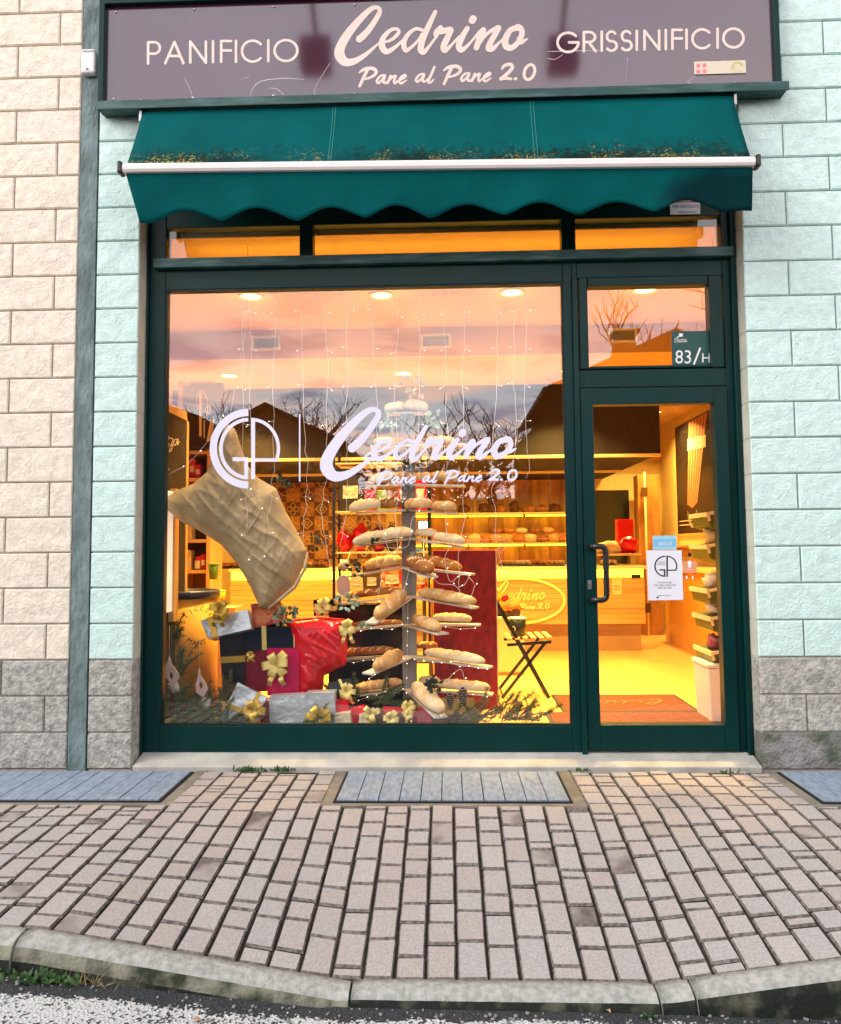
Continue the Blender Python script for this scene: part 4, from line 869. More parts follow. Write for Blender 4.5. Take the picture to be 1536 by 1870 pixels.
def loaf_mesh(a, b, r, seed, bend=.0, slashes=4, flat=.82, ends=.55, sdepth=.16):
    """a rolled loaf from a to b: rounded ends, slack belly, slanting cuts with raised lips"""
    a, b = Vector(a), Vector(b); d = b-a; ln = d.length; d.normalize(); sx = d.cross(Vector((0, 0, 1))).normalized(); uz = sx.cross(d); mb = MB(); n, rows = 24, 64; rg = random.Random(seed); off = Vector((rg.random()*50, rg.random()*50, 0)); cuts = set(); rg0 = rg.random()
    for i in range(rows+1):
        t = i/rows; e = (1-abs(2*t-1)**(1/ends*1.8))**.5 if 0 < t < 1 else .02
        c = a+d*(ln*t)+sx*bend*math.sin(math.pi*t)+sx*.004*noise.noise(off+Vector((t*5, 0, 0)))
        for k in range(n):
            th = 2*math.pi*k/n; q = Vector((math.cos(th), math.sin(th), 0)); rr = r*e*(1+.16*noise.noise(off+Vector((t*ln*9, q.x*.8, q.y*.8))))
            if slashes and q.y > -.1:
                ph = (t*slashes+q.x*(.35+.4*rg0)+.35*noise.noise(off+Vector((t*3, 0, 7)))) % 1; cut = math.exp(-((ph-.5)/.13)**2)-.7*math.exp(-((ph-.28)/.10)**2); rr *= 1-sdepth*cut*max(0, q.y)*min(1, 6*min(t, 1-t))
                if cut > .62 and q.y > .15 and .08 < t < .92: cuts.add((i, k))
            z = q.y*rr*flat
            if z < -.5*r: z = -.5*r
            mb.v.append(tuple(c+sx*q.x*rr+uz*z))
    for i in range(rows):
        for k in range(n): mb.face((i*n+k, i*n+(k+1) % n, (i+1)*n+(k+1) % n, (i+1)*n+k), 1 if (i, k) in cuts else 0, True)
    return mb
M_CUT = crust('torn_cut', S(218, 182, 124), S(238, 214, 166), .4)
LOAF_N = [0]
def loaf(p0, p1, wpx, Y0, Y1, lb, mi=0, group='loaves on the bread tree', slashes=4, bend=0, name='bread_loaf', flat=.98):
    a, b = W(*p0, Y0), W(*p1, Y1); r = 1.12*wpx/2/ppm((Y0+Y1)/2); LOAF_N[0] += 1
    o = loaf_mesh(a, b, r, LOAF_N[0], bend, slashes, flat).build(name, [M_BR[mi], M_CUT]); return tag(o, lb, 'bread', group)

# ------------------------------------------------------------------ the bread tree
M_GWOOD = mat('weathered_grey_wood', S(132, 130, 124), .85, var=.28, vscale=12, stretch=(1, 1, .1), bump=.3, bscale=50, detail=6); M_WBOARD = mat('whitewashed_board', S(206, 198, 184), .75, var=.16, vscale=14, stretch=(.3, .3, 1), bump=.25, bscale=60)
TY = .72; DZ = .15
M_DECK = mat('deck_dark', S(38, 32, 28), .8, var=.2, vscale=8)
mb = MB(); mb.box((-1.655, .245, IZ), (.30, 1.25, DZ)); tag(mb.build('display_platform', M_DECK, None, .004), 'low dark platform carrying the Christmas display behind the pane', 'platform')
tp = W(747, 1000, TY); t = thing('bread_tree', 'grey wooden post with whitewashed arms stacked like a tree, holding loaves', 'display stand', (tp.x, TY, DZ))
mb = MB(); mb.box((tp.x-.045, TY-.04, DZ), (tp.x+.045, TY+.045, W(747, 735, TY).z)); mb.build('post', M_GWOOD, t, .004)
def board(p0, p1, Y0, Y1, wd=.085, th=.013):
    a, b = W(*p0, Y0), W(*p1, Y1); mb = MB(); mb.bar(a, b, wd, th); mb.build('shelf', M_WBOARD, t, .003)
TN = TY-.045
for b in ([(706,756),(784,755),.70,.70], [(676,817),(850,812),.70,.70], [(668,889),(738,886),.62,.66], [(752,886),(850,888),.66,.62], [(650,937),(740,932),.60,.68], [(750,932),(836,938),.68,.60],
          [(652,997),(742,985),.56,.68], [(752,984),(848,999),.68,.54], [(640,1053),(738,1035),.95,.76], [(744,1036),(790,1054),.66,.42], [(760,1038),(864,1049),.70,.56],
          [(628,1103),(738,1089),.92,.76], [(748,1089),(676,1139),.68,.36], [(752,1089),(870,1110),.68,.46], [(655,1149),(740,1141),.92,.76], [(746,1141),(810,1158),.66,.38], [(755,1140),(878,1141),.72,.70],
          [(615,1204),(738,1198),.95,.76], [(748,1198),(671,1231),.68,.34], [(753,1198),(896,1219),.68,.44], [(645,1270),(738,1256),.60,.70], [(750,1259),(806,1311),.66,.29], [(760,1258),(900,1268),.72,.62]): board(*b)
LT = [((702,747),(740,741),19,.66,.66,'small pale roll at the very top of the bread tree, left of the post',1,0),((738,740),(782,745),22,.66,.66,'small pale roll at the very top of the bread tree, right of the post',1,0),
 ((682,808),(722,806),17,.66,.66,'pale roll on the tree shelf behind the big script, left end',1,0),((776,806),(832,805),17,.66,.66,'pale long roll on the tree shelf behind the big script, right end',1,2),
 ((672,879),(716,874),19,.62,.64,'pale loaf at the left end of the tree shelf behind the tagline',1,3),((712,873),(756,870),21,.66,.66,'golden loaf next to the left end of the tree shelf behind the tagline',0,3),((752,872),(792,871),17,.66,.66,'golden loaf in the middle of the tree shelf behind the tagline',0,3),((786,870),(836,874),20,.64,.62,'golden loaf at the right end of the tree shelf behind the tagline',0,3),
 ((637,930),(696,920),24,.56,.60,'pale loaf with slanting cuts, left end of the shelf under the tagline',1,5),((690,922),(736,919),23,.66,.68,'brown loaf close left of the post, shelf under the tagline',2,3),((738,922),(792,921),23,.62,.62,'golden slashed loaf close right of the post, shelf under the tagline',0,5),((788,925),(834,927),20,.58,.56,'golden smooth loaf at the right end of the shelf under the tagline',0,2),
 ((644,990),(755,970),24,.50,.60,'longest pale twisted loaf, left arm just above the holly sprigs',1,5),((757,974),(800,975),17,.66,.64,'pale short loaf close to the post, arm above the red panel',1,2),((791,980),(850,990),21,.52,.50,'pale oval loaf at the outer end of the arm above the red panel',1,2),
 ((666,1034),(736,1024),24,.86,.78,'golden lumpy loaf left of the post, beside dark leaves',0,5),((744,1022),(790,1041),26,.60,.38,'brown stubby loaf pointing at the viewer, under the grey sprig',2,3),((772,1022),(844,1037),20,.66,.56,'golden loaf lying over the top edge of the red panel, right arm',4,4),
 ((632,1090),(735,1077),16,.90,.78,'brown baguette going back left, level with the green tin',2,5),((686,1128),(738,1080),27,.36,.62,'thick golden baguette pointing down left at the viewer',0,3),((764,1082),(870,1099),22,.62,.42,'golden long baguette crossing the upper red panel',0,6),
 ((640,1142),(735,1136),12,.90,.78,'thin brown baguette behind, left of the post above the dark boxes',2,5),((756,1129),(804,1148),22,.60,.36,'golden short baguette pointing at the viewer, middle of the tree',0,3),((790,1128),(862,1130),17,.68,.66,'pale baguette lying level across the red panel',1,4),
 ((624,1193),(722,1187),16,.92,.78,'brown twisted baguette beside the big red bag',2,7),((684,1220),(732,1192),26,.34,.60,'plump golden baguette pointing down left, low on the tree',0,2),((775,1190),(886,1208),20,.60,.42,'pale long baguette low on the red panel, second from the bottom',1,6),((752,1180),(800,1178),14,.80,.80,'brown baguette end half hidden right of the post',2,3),
 ((640,1260),(735,1245),19,.58,.68,'golden knobbly baguette at the bottom left of the tree',0,6),((756,1250),(808,1299),27,.56,.26,'floury pale baguette at the bottom pointing down at the pane',1,4),((764,1242),(806,1248),19,.68,.66,'pale baguette end at the bottom, just right of the post',1,2),((796,1248),(896,1257),20,.64,.60,'pale knobbly baguette at the bottom right of the tree',1,6)]
for p0, p1, w, a, b, lb, mi, sl in LT: loaf(p0, p1, w, a, b, lb, mi, slashes=sl, bend=.004)

# ------------------------------------------------------------------ sprigs, sack, gifts in the window
M_LEAF = [mat('holly_green', S(38, 62, 34), .4, var=.3, vscale=30), mat('pale_leaf', S(136, 160, 118), .5, var=.25, vscale=40), mat('sage_leaf', S(150, 176, 150), .5, var=.2, vscale=40)]
M_STEM = mat('twig', S(70, 48, 34), .8)
def leaf(mb, c, d, up, ln, w, mi):
    d = d.normalized(); sx = d.cross(up).normalized(); un = sx.cross(d); o = len(mb.v)
    for t, q, h in ((0, .08, 0), (.3, .9, .10), (.6, 1, .12), (.85, .5, .05), (1, .0, -.05)):
        p = c+d*ln*t+un*ln*h; mb.v += [tuple(p-sx*w*q+un*w*.35*q), tuple(p), tuple(p+sx*w*q+un*w*.35*q)]
    for i in range(4):
        for k in range(2): a = o+i*3+k; mb.face((a, a+1, a+4, a+3), mi, True)
def sprig(px, py, Y, rpx, n, lb, mi, seed, berries=False, variegated=False, size=1.0, stemdir=(0, 0, -1)):
    rg = random.Random(seed); c = W(px, py, Y); r = rpx/ppm(Y); t = thing('leafy_sprig', lb, 'sprig', c-Vector((0, 0, r*.6)), 'sprigs among the display')
    mb = MB()
    for k in range(n):
        v = Vector((rg.gauss(0, 1), rg.gauss(0, .6), rg.gauss(0, .8)+.2)).normalized(); p = c+v*r*rg.uniform(.1, .75); dd = (v+Vector((rg.gauss(0, .5), rg.gauss(0, .4)-.3, rg.gauss(0, .5)))).normalized()
        leaf(mb, p, dd, Vector((rg.gauss(0, .4), -1, rg.gauss(0, .5))).normalized(), .034*size*rg.uniform(.7, 1.2), .011*size, 0)
        if variegated: leaf(mb, p+Vector((0, -.0015, 0)), dd, Vector((0, -1, .1)), .026*size, .006*size, 1)
    mb.build('leaves', [M_LEAF[mi], M_LEAF[0] if mi else M_LEAF[1]], t)
    mb = MB()
    for k in range(4): v = Vector((rg.gauss(0, 1), rg.gauss(0, .4), rg.gauss(0, .7))).normalized(); mb.tube([c, c+v*r*.5+Vector((0, 0, .005)), c+v*r*.85], .0016, 5)
    mb.build('stem', M_STEM, t)
sprig(513, 885, .55, 24, 22, 'dark green leafy sprig above the sack, right of the monogram', 0, 1); sprig(575, 992, .60, 20, 13, 'dark leafy twig at the right corner of the sack', 0, 2)
sprig(524, 1124, .42, 27, 34, 'pale green leafy sprig lying between sack and navy box', 1, 3, variegated=True, size=1.15); sprig(648, 1040, .66, 24, 22, 'dark leaf sprig left of the post, third arm pair down', 0, 4)
sprig(634, 1098, .45, 26, 24, 'grey-green leaf sprig with yellow bow beside the black boxes', 2, 5); sprig(684, 992, .48, 12, 9, 'small dark sprig under the longest pale loaf', 0, 6); sprig(760, 1012, .56, 15, 12, 'grey sprig pinned on the post over the stubby loaf', 2, 7)
sprig(790, 1252, .35, 19, 26, 'spiky green sprig beside the floury baguette', 0, 8, size=1.2); sprig(752, 706, .66, 30, 26, 'pale leafy sprig topping the bread tree', 2, 9, size=1.3); sprig(712, 770, .62, 24, 20, 'pale leafy sprig on the upper tree, left of the post', 2, 10, size=1.2); sprig(790, 770, .62, 24, 22, 'pale leafy sprig on the upper tree, right of the post', 2, 11, size=1.2); sprig(752, 845, .62, 34, 36, 'dark leafy sprig across the post behind the big script', 0, 12, size=1.3)
sprig(668, 1145, .5, 14, 12, 'small leafy twig over the red bag rim, right side', 2, 13)

M_SACK = mat('burlap', S(198, 177, 138), .95, var=.16, vscale=9, bump=.5, bscale=330, bdist=.003, spec=.1)
def weave(mt, period=.0075, amt=.2):
    n = mt.node_tree.nodes; l = mt.node_tree.links; b = n['Principled BSDF']; src = b.inputs['Base Color'].links[0].from_socket; t = n.new('ShaderNodeTexCoord'); last = None
    for ax in ('X', 'Z'):
        w = n.new('ShaderNodeTexWave'); w.bands_direction = ax; w.inputs['Scale'].default_value = 1/period/3.18; w.inputs['Distortion'].default_value = 2.5; w.inputs['Detail'].default_value = 3; w.inputs['Detail Scale'].default_value = .6; l.new(t.outputs['Object'], w.inputs[0])
        mr = n.new('ShaderNodeMapRange'); l.new(w.outputs[1], mr.inputs[0]); mr.inputs[3].default_value = 1-amt; mr.inputs[4].default_value = 1.08
        mx = n.new('ShaderNodeMix'); mx.data_type = 'RGBA'; mx.blend_type = 'MULTIPLY'; mx.inputs[0].default_value = 1; l.new(last or src, mx.inputs[6]); l.new(mr.outputs[0], mx.inputs[7]); last = mx.outputs[2]
    l.new(last, b.inputs['Base Color'])
weave(M_SACK)
SACK = [(412,772),(430,784),(452,850),(470,872),(505,892),(520,930),(545,975),(561,1005),(553,1035),(540,1068),(515,1090),(490,1113),(474,1108),(455,1068),(432,1028),(404,995),(362,968),(330,952),(306,932),(297,912),(322,896),(352,884),(378,862),(396,820)]
t = thing('burlap_sack', 'large tilted burlap sack hanging over the gifts at the left', 'sack', W(440, 1110, .5))
pillow(SACK, .52, .15, 2.4, 62, .026, 9).build('bag', M_SACK, t)
mb = MB(); rp = lambda pts, r_: mb.tube([W(x, y, .42) for x, y in pts], r_, 6)
mb.tube([W(x, y, .36+.0*x) for x, y in ((490,1112),(512,1094),(538,1072),(556,1040),(562,1008))], [.006, .011, .012, .010, .005], 8); mb.build('hem', M_SACK, t)
mb = MB(); mb.tube([W(418, 774, .52), W(430, 700, .5), W(446, 620, .4), W(452, 540, .34), Vector((W(452, 540, .34).x, .34, 3.09))], .0022, 5); mb.build('cord', mat('cord', S(210, 196, 170), .8), t)

M_SILV = mat('silver_foil', S(206, 216, 220), .3, metal=.4, var=.10, vscale=6, bump=.9, bscale=7, bdist=.035); M_NAVY = mat('navy_gloss', S(12, 20, 40), .2, bump=.15, bscale=7, bdist=.02); M_BLK = mat('black_gloss', S(16, 16, 18), .18, bump=.25, bscale=9, bdist=.02)
M_MAG = mat('magenta_gloss', S(206, 8, 84), .25, bump=.2, bscale=7, bdist=.02, var=.08, vscale=5); M_RED = mat('red_gloss', S(222, 6, 26), .18, bump=.35, bscale=6, bdist=.02, var=.08, vscale=5); M_CRIM = mat('crimson_gloss', S(140, 4, 44), .2, bump=.4, bscale=10, bdist=.02)
M_GOLD = mat('gold_ribbon', S(206, 168, 60), .3, metal=.45, var=.1, vscale=20); M_GOLDF = mat('gold_foil', S(206, 140, 50), .25, metal=.8, bump=1, bscale=14, bdist=.03); M_BRONZE = mat('bronze_paper', S(104, 76, 44), .35, metal=.4); M_CRM = mat('crumpled_cream_paper', S(218, 204, 166), .7, bump=1, bscale=16, bdist=.03); M_YELR = mat('pale_yellow_ribbon', S(228, 206, 118), .35, metal=.2)
M_CELLO = mat('amber_cellophane', S(206, 110, 50), .15, bump=1, bscale=12, bdist=.04, col2=S(150, 30, 30), vscale=9, ramp=(.42, .58))
def bow(parent, c, r, mt, seed, tails=2, name='bow'):
    rg = random.Random(seed); mb = MB(); c = Vector(c)
    for k in range(6):
        a = 2*math.pi*k/6+rg.uniform(-.3, .3); el = rg.uniform(-.1, .7); d = Vector((math.cos(a), -abs(el)*.8-.15, math.sin(a))).normalized(); s = d.cross(Vector((0, -1, .2))).normalized(); nn = d.cross(s); w = r*.27; o = len(mb.v)
        R_ = r*rg.uniform(.75, 1.1)
        for i in range(11):
            th = math.pi*2*i/10; p = c+d*(R_*.5*(1-math.cos(th)))+nn*(R_*.3*math.sin(th)); mb.v += [tuple(p-s*w), tuple(p+s*w)]
        for i in range(10): q = o+2*i; mb.face((q, q+1, q+3, q+2), 0, True)
    for k in range(tails):
        a = -math.pi/2+(k-.5*(tails-1))*.9+rg.uniform(-.2, .2); d = Vector((math.cos(a), -.25, math.sin(a))); s = Vector((math.sin(a), 0, -math.cos(a))); o = len(mb.v); n = 10
        for i in range(n+1):
            p = c+d*r*1.5*i/n+Vector((0, -.25*r*math.sin(i*1.1), 0)); mb.v += [tuple(p-s*r*.16), tuple(p+s*r*.16)]
        for i in range(n): q = o+2*i; mb.face((q, q+1, q+3, q+2), 0, True)
    return mb.build(name, mt, parent)
def gift(lb, corners, Y, depth, mt, rib=None, ribs=(), bowp=None, tilt=0, bowr=16, seed=1, name='gift_box', cat='gift', bevel=.004, rmt=None, sag=0):
    """box whose front face runs through four photo points (tl, tr, br, bl) at depth Y, leaning back by tilt"""
    P = [W(*corners[0], Y+tilt), W(*corners[1], Y+tilt), W(*corners[2], Y), W(*corners[3], Y)]
    nrm = (P[1]-P[0]).cross(P[3]-P[0]).normalized(); nrm = nrm if nrm.y > 0 else -nrm
    t = thing(name, lb, cat, (sum((p.x for p in P))/4, Y+depth/2, min(p.z for p in P)), 'wrapped gifts under the tree')
    Q = [p+nrm*depth for p in P]; mb = MB()
    def face(a, b, c, d, n=7):
        o = len(mb.v)
        for j in range(n+1):
            for i in range(n+1):
                u, v = i/n, j/n; p = (a*(1-u)+b*u)*(1-v)+(d*(1-u)+c*u)*v
                e = min(u, 1-u, v, 1-v)
                if e > 0: p = p+nrm*0+ (p-ctr).normalized()*(noise.noise(p*16+Vector((seed, 0, 0)))*.006)*min(1, e*5)
                mb.v.append(tuple(p))
        for j in range(n):
            for i in range(n): q = o+j*(n+1)+i; mb.face((q, q+n+1, q+n+2, q+1), 0, True)
    ctr = sum(P+Q, Vector())/8
    face(*P); face(Q[1], Q[0], Q[3], Q[2]); face(Q[0], Q[1], P[1], P[0]); face(P[3], P[2], Q[2], Q[3]); face(Q[0], P[0], P[3], Q[3]); face(P[1], Q[1], Q[2], P[2])
    mb.build('box', mt, t)
    if ribs:
        mb = MB(); h = .0022
        for kind, f, w in ribs:
            E = lambda A, B, q: A+(B-A)*q
            if kind == 'v': a0, a1, b0, b1, c0, c1 = E(P[3], P[2], f-w), E(P[3], P[2], f+w), E(P[0], P[1], f-w), E(P[0], P[1], f+w), E(Q[0], Q[1], f-w), E(Q[0], Q[1], f+w)
            else: a0, a1, b0, b1, c0, c1 = E(P[0], P[3], f+w), E(P[0], P[3], f-w), E(P[1], P[2], f+w), E(P[1], P[2], f-w), E(Q[1], Q[2], f+w), E(Q[1], Q[2], f-w)
            up = ((P[0]-P[3]) if kind == 'v' else (P[1]-P[0])).normalized()*(h+.004); f_ = -nrm*(h+.006)
            mb.quad(a0+f_, a1+f_, b1+f_+up, b0+f_+up); mb.quad(b0+f_+up, b1+f_+up, c1+up, c0+up)
        mb.build('ribbon', rib, t)
    if bowp: bow(t, W(*bowp, Y-.02), bowr/ppm(Y), rib or M_GOLD, seed)
    return t
gift('silver foil gift with gold top and gold ribbon, tilted, upper left', [(366,1133),(452,1113),(459,1148),(379,1166)], .46, .13, M_SILV, M_GOLD, [('v', .2, .06)], (401, 1112), .03, 22, 1)
gift('crinkled amber and red cellophane package under the sack', [(458,1103),(512,1098),(520,1135),(462,1148)], .52, .12, M_CELLO, seed=2, tilt=.03)
gift('tall black cellophane gift with a gold band, left of the magenta box', [(400,1162),(446,1158),(447,1276),(408,1276)], .50, .12, M_BLK, M_GOLD, [('h', .38, .05)], (458, 1196), 0, 10, 3)
gift('navy blue gift box with gold bow loop, under the pale sprig', [(444,1146),(540,1144),(540,1182),(446,1190)], .52, .15, M_NAVY, M_YELR, [('v', .40, .045), ('v', .975, .012)], None, 0, 10, 4)
gift('dark crimson gift with crinkled wrap, between black and magenta gifts', [(447,1188),(490,1186),(490,1262),(448,1265)], .53, .1, M_CRIM, seed=5)
gift('bright magenta gift box with large cream bow', [(488,1184),(546,1184),(546,1270),(488,1270)], .50, .14, M_MAG, M_YELR, [], (506, 1212), 0, 27, 6)
gift('flat silver gift tilted on its corner with gold ribbon and bow, bottom left', [(434,1246),(488,1274),(452,1336),(398,1322)], .33, .05, M_SILV, M_GOLD, [('h', .55, .06), ('v', .72, .05)], (462, 1296), .05, 25, 7)
gift('dark red gift behind the tilted silver one', [(458,1282),(492,1280),(492,1330),(456,1330)], .42, .08, M_RED, seed=8)
gift('wide plain silver foil gift lying at the pane', [(491,1272),(558,1268),(560,1327),(493,1329)], .34, .08, M_SILV, seed=9)
gift('square silver foil gift with big yellow-gold bow at its foot', [(558,1266),(611,1264),(613,1327),(560,1328)], .33, .10, M_SILV, M_GOLD, [], (584, 1309), 0, 24, 10)
gift('black gift box tilted behind the small red box, gold ribbon and bow', [(598,1248),(640,1238),(652,1268),(612,1282)], .44, .10, M_BLK, M_YELR, [('v', .55, .06)], (634, 1262), .04, 17, 11)
gift('small bright red cube right of the square silver gift', [(612,1281),(635,1278),(637,1304),(615,1305)], .36, .07, M_RED, seed=12)
gift('crumpled cream paper package at the pane, below the red cube', [(611,1304),(639,1301),(642,1330),(612,1330)], .31, .06, M_CRM, seed=13)
gift('glossy red gift with no bow, right of the crumpled cream package', [(638,1296),(664,1292),(668,1330),(643,1330)], .37, .09, M_RED, seed=14)
gift('white gift with wide yellow ribbon bow, tilted', [(656,1304),(690,1292),(698,1330),(655,1330)], .33, .07, M_CRM, M_YELR, [('v', .5, .14)], (678, 1302), .02, 17, 15)
gift('bronze brown gift with gold ribbon and star bow', [(684,1304),(735,1308),(736,1330),(680,1330)], .30, .08, M_BRONZE, M_YELR, [('v', .6, .08)], (714, 1312), 0, 18, 16)
gift('long shiny red gift with gold bow at the foot of the tree', [(700,1290),(786,1292),(788,1328),(702,1328)], .40, .12, M_RED, M_YELR, [], (745, 1290), .04, 15, 17)
gift('small crimson gift with small gold bow, in front of the long red one', [(736,1308),(760,1307),(762,1330),(735,1330)], .31, .07, M_CRIM, M_YELR, [], (746, 1306), 0, 11, 18)
gift('upper small black gift with yellow bow behind the red bag', [(572,1096),(610,1095),(610,1124),(573,1125)], .62, .12, M_BLK, M_YELR, [('h', .55, .16)], (590, 1110), 0, 19, 19)
gift('large stacked navy gift, upper one behind the left tree arms', [(600,1104),(735,1104),(735,1190),(602,1190)], .98, .18, M_NAVY, seed=20)
gift('large stacked navy gift, lower one behind the left tree arms', [(600,1192),(737,1192),(737,1285),(600,1285)], .96, .22, M_NAVY, seed=21)
t = thing('ribbon_bow', 'cream ribbon bow hanging at the right edge of the big red bag', 'bow', W(636, 1180, .55)); bow(t, W(634, 1146, .52), 20/ppm(.52), M_YELR, 31, 2, 'bow')
t = thing('red_gift_bag', 'big glossy red rounded gift bag in the middle of the gifts', 'gift bag', W(580, 1270, .6))
pillow([(522,1132),(580,1126),(630,1130),(635,1180),(632,1214),(612,1224),(592,1234),(588,1276),(540,1279),(534,1200)], .58, .10, 2.4, 40, .014, 15).build('bag', M_RED, t)
mb = MB(); mb.tube([W(x, y, .54) for x, y in ((534,1136),(556,1131),(580,1129),(606,1130),(626,1134))], .008, 8); mb.build('rim', M_RED, t)
M_REDF = mat('red_velvet', S(132, 12, 20), .85, var=.28, vscale=30, bump=.6, bscale=90, sheen=.15, stretch=(1, 1, .4))
t = thing('velvet_divider', 'tall red velvet-covered panel standing right of the bread tree', 'panel', W(850, 1285, 1.3))
a, b = W(792, 1284, 1.3), W(905, 1004, 1.3); mb = MB(); mb.box((a.x+.006, 1.30, IZ+.002), (b.x, 1.34, b.z)); mb.build('board', M_REDF, t, .006)
mb = MB(); mb.box((b.x+.0005, 1.30, IZ+.002), (b.x+.008, 1.342, b.z+.004)); mb.build('edge', M_TRIM, t)
a = W(789, 1150, .95); mb = MB(); mb.tube([(a.x, .95, DZ), (a.x, .95, 1.0)], .010, 10); tag(mb.build('brass_rod', mat('brass', S(214, 150, 50), .25, metal=.9)), 'thin brass rod standing between post and red panel', 'rod')

# drum, ornaments, greenery
dc = W(352, 1200, .80); Yd = .98; rd = .215; zt = W(350, 1080, .8).z; t = thing('yellow_drum', 'yellow cardboard drum with dark blue rim lettered PASTICCERIA at the far left', 'drum', (W(338, 1200, Yd).x, Yd, DZ)); dcx = W(338, 1200, Yd).x
M_DRUM = mat('drum_yellow', S(226, 168, 60), .5, var=.06, vscale=4); M_RIMB = mat('drum_rim_blue', S(40, 44, 74), .4)
mb = MB(); mb.lathe([(rd, DZ), (rd, zt-.05)], (dcx, Yd, 0), 40); mb.build('body', M_DRUM, t)
mb = MB(); mb.lathe([(rd+.001, zt-.052), (rd+.013, zt-.05), (rd+.015, zt-.012), (rd+.008, zt), (rd-.01, zt), (rd-.014, zt-.02), (.001, zt-.025)], (dcx, Yd, 0), 40); mb.build('rim', M_RIMB, t)
mb = MB()
def on_drum(th0, z0, k): return lambda u, v: (dcx+(rd+.003)*math.sin(th0+u*k/rd), Yd-(rd+.003)*math.cos(th0+u*k/rd), z0+v*k)
for i, ch in enumerate('PASTICCERIA'):
    an = R(205-i*21); cxx, czz = .095*math.cos(an), .105*math.sin(an); rot = an-math.pi/2
    text_mesh(ch, lambda u, v: on_drum(.74, zt-.235, 1)(cxx+(u*math.cos(rot)-v*math.sin(rot))*.046, czz+(u*math.sin(rot)+v*math.cos(rot))*.046), 1, 1, mb)
for i, ch in enumerate('MANTI'):
    an = R(235+i*19); cxx, czz = .125*math.cos(an), .125*math.sin(an); rot = an+math.pi/2
    text_mesh(ch, lambda u, v: on_drum(.74, zt-.235, 1)(cxx+(u*math.cos(rot)-v*math.sin(rot))*.05, czz+(u*math.sin(rot)+v*math.cos(rot))*.05), 1, 1, mb)
mb.build('lettering', M_INK, t)
M_ORN = mat('pink_white_wood', S(214, 186, 176), .6, var=.08, vscale=12)
for k, (pts, lb) in enumerate((([(309,1198),(314,1214),(326,1230),(327,1238),(318,1252),(314,1260),(311,1248),(299,1232),(299,1222),(304,1212)], 'pink-edged wooden flame ornament hanging at the far left'),
    ([(364,1218),(366,1234),(376,1248),(380,1258),(371,1274),(358,1264),(357,1250),(361,1236)], 'pale wooden flame ornament hanging before the drum'))):
    t = thing('flame_ornament', lb, 'ornament', W(*pts[5], .34), 'flame ornaments'); cx, cy = sum(p[0] for p in pts)/len(pts), sum(p[1] for p in pts)/len(pts)
    F, x0, y0 = poly_field(pts, .6); hole = [(cx+dx, cy+dy+4) for dx, dy in ((0, -9), (4.5, 0), (0, 8), (-3.5, 0))]; F2, _, _ = poly_field(hole, .6)
    H = np.full(F.shape, 9.0); hx, hy = np.array(hole).min(0)-1.2; i0, j0 = int(round((hx-x0)/.6)), int(round((hy-y0)/.6)); H[j0:j0+F2.shape[0], i0:i0+F2.shape[1]] = F2[:F.shape[0]-j0, :F.shape[1]-i0]
    mb = march(np.maximum(F, -H), x0, y0, .6, lambda u, v, d: W(u, v, .34)); o = mb.build('body', M_ORN, t); sd = o.modifiers.new('t', 'SOLIDIFY'); sd.thickness = .008
    mb = MB(); tp_ = W(*pts[0], .344); mb.tube([tp_, tp_+Vector((0, 0, .18))], .0012, 4); mb.build('thread', M_TRIM, t)
M_PLAST = mat('white_plaster', S(206, 198, 184), .8, bump=.8, bscale=30, bdist=.02)
for px, py, r_, lb in ((318, 1256, 10, 'lumpy white plaster piece hanging below the pink flame'), (375, 1284, 10, 'white paper star lump low in the fir greenery'), (628, 1032, 10, 'round pale bread ball on the far left arm')):
    mb = MB(); Yb = .36 if px < 600 else .8; c = W(px, py, Yb); mb.ball(c, r_/ppm(Yb), 12, 0, (1, .7, 1.1), .7); tag(mb.build('plaster_lump' if px < 600 else 'bread_ball', M_PLAST if px < 600 else M_BR[1]), lb, 'ornament' if px < 600 else 'bread')
M_FIR = [mat('fir_green', S(66, 90, 48), .7, var=.35, vscale=15), mat('fir_olive', S(104, 100, 48), .7, var=.3, vscale=15)]
def fir(px, py, Y, n, ang, ln, lb, mi, seed, spread=1.0):
    rg = random.Random(seed); c = W(px, py, Y); c.z = max(c.z, DZ+.005) if c.x < .3 else max(c.z, IZ+.01); mb = MB(); t = thing('fir_branch', lb, 'fir branch', c, 'fir branches'); st = MB()
    for k in range(n):
        a = R(ang)+rg.gauss(0, .5)*spread; d = Vector((math.cos(a), rg.gauss(0, .3), math.sin(a)*.9+.05)).normalized(); L_ = ln*rg.uniform(.5, 1.1); p0 = c+Vector((rg.gauss(0, .05), rg.gauss(0, .05), abs(rg.gauss(0, .02)))); m_ = 16
        pts = [p0+d*L_*i/m_+Vector((0, 0, -.15*L_*(i/m_)**2))+Vector((rg.gauss(0, .002), 0, rg.gauss(0, .002))) for i in range(m_+1)]
        for q in pts: q.z = max(q.z, (DZ if q.x < .3 else IZ)+.006); q.y = max(q.y, GLASS_Y+.03)
        st.tube(pts, .0018, 4)
        for i in range(2, m_+1):
            for s in range(8):
                v = (d+Vector((rg.gauss(0, .8), rg.gauss(0, .8), rg.gauss(0, .8)))).normalized(); q = pts[i]+v*rg.uniform(.016, .032); q.y = max(q.y, GLASS_Y+.012); sx = v.cross(Vector((.3, -1, .2))).normalized()*.0011; mb.add([pts[i]-sx, pts[i]+sx, q+sx*.5, q-sx*.5], [(0, 1, 2, 3)])
    mb.build('needles', M_FIR[mi], t); st.build('twigs', M_STEM, t)
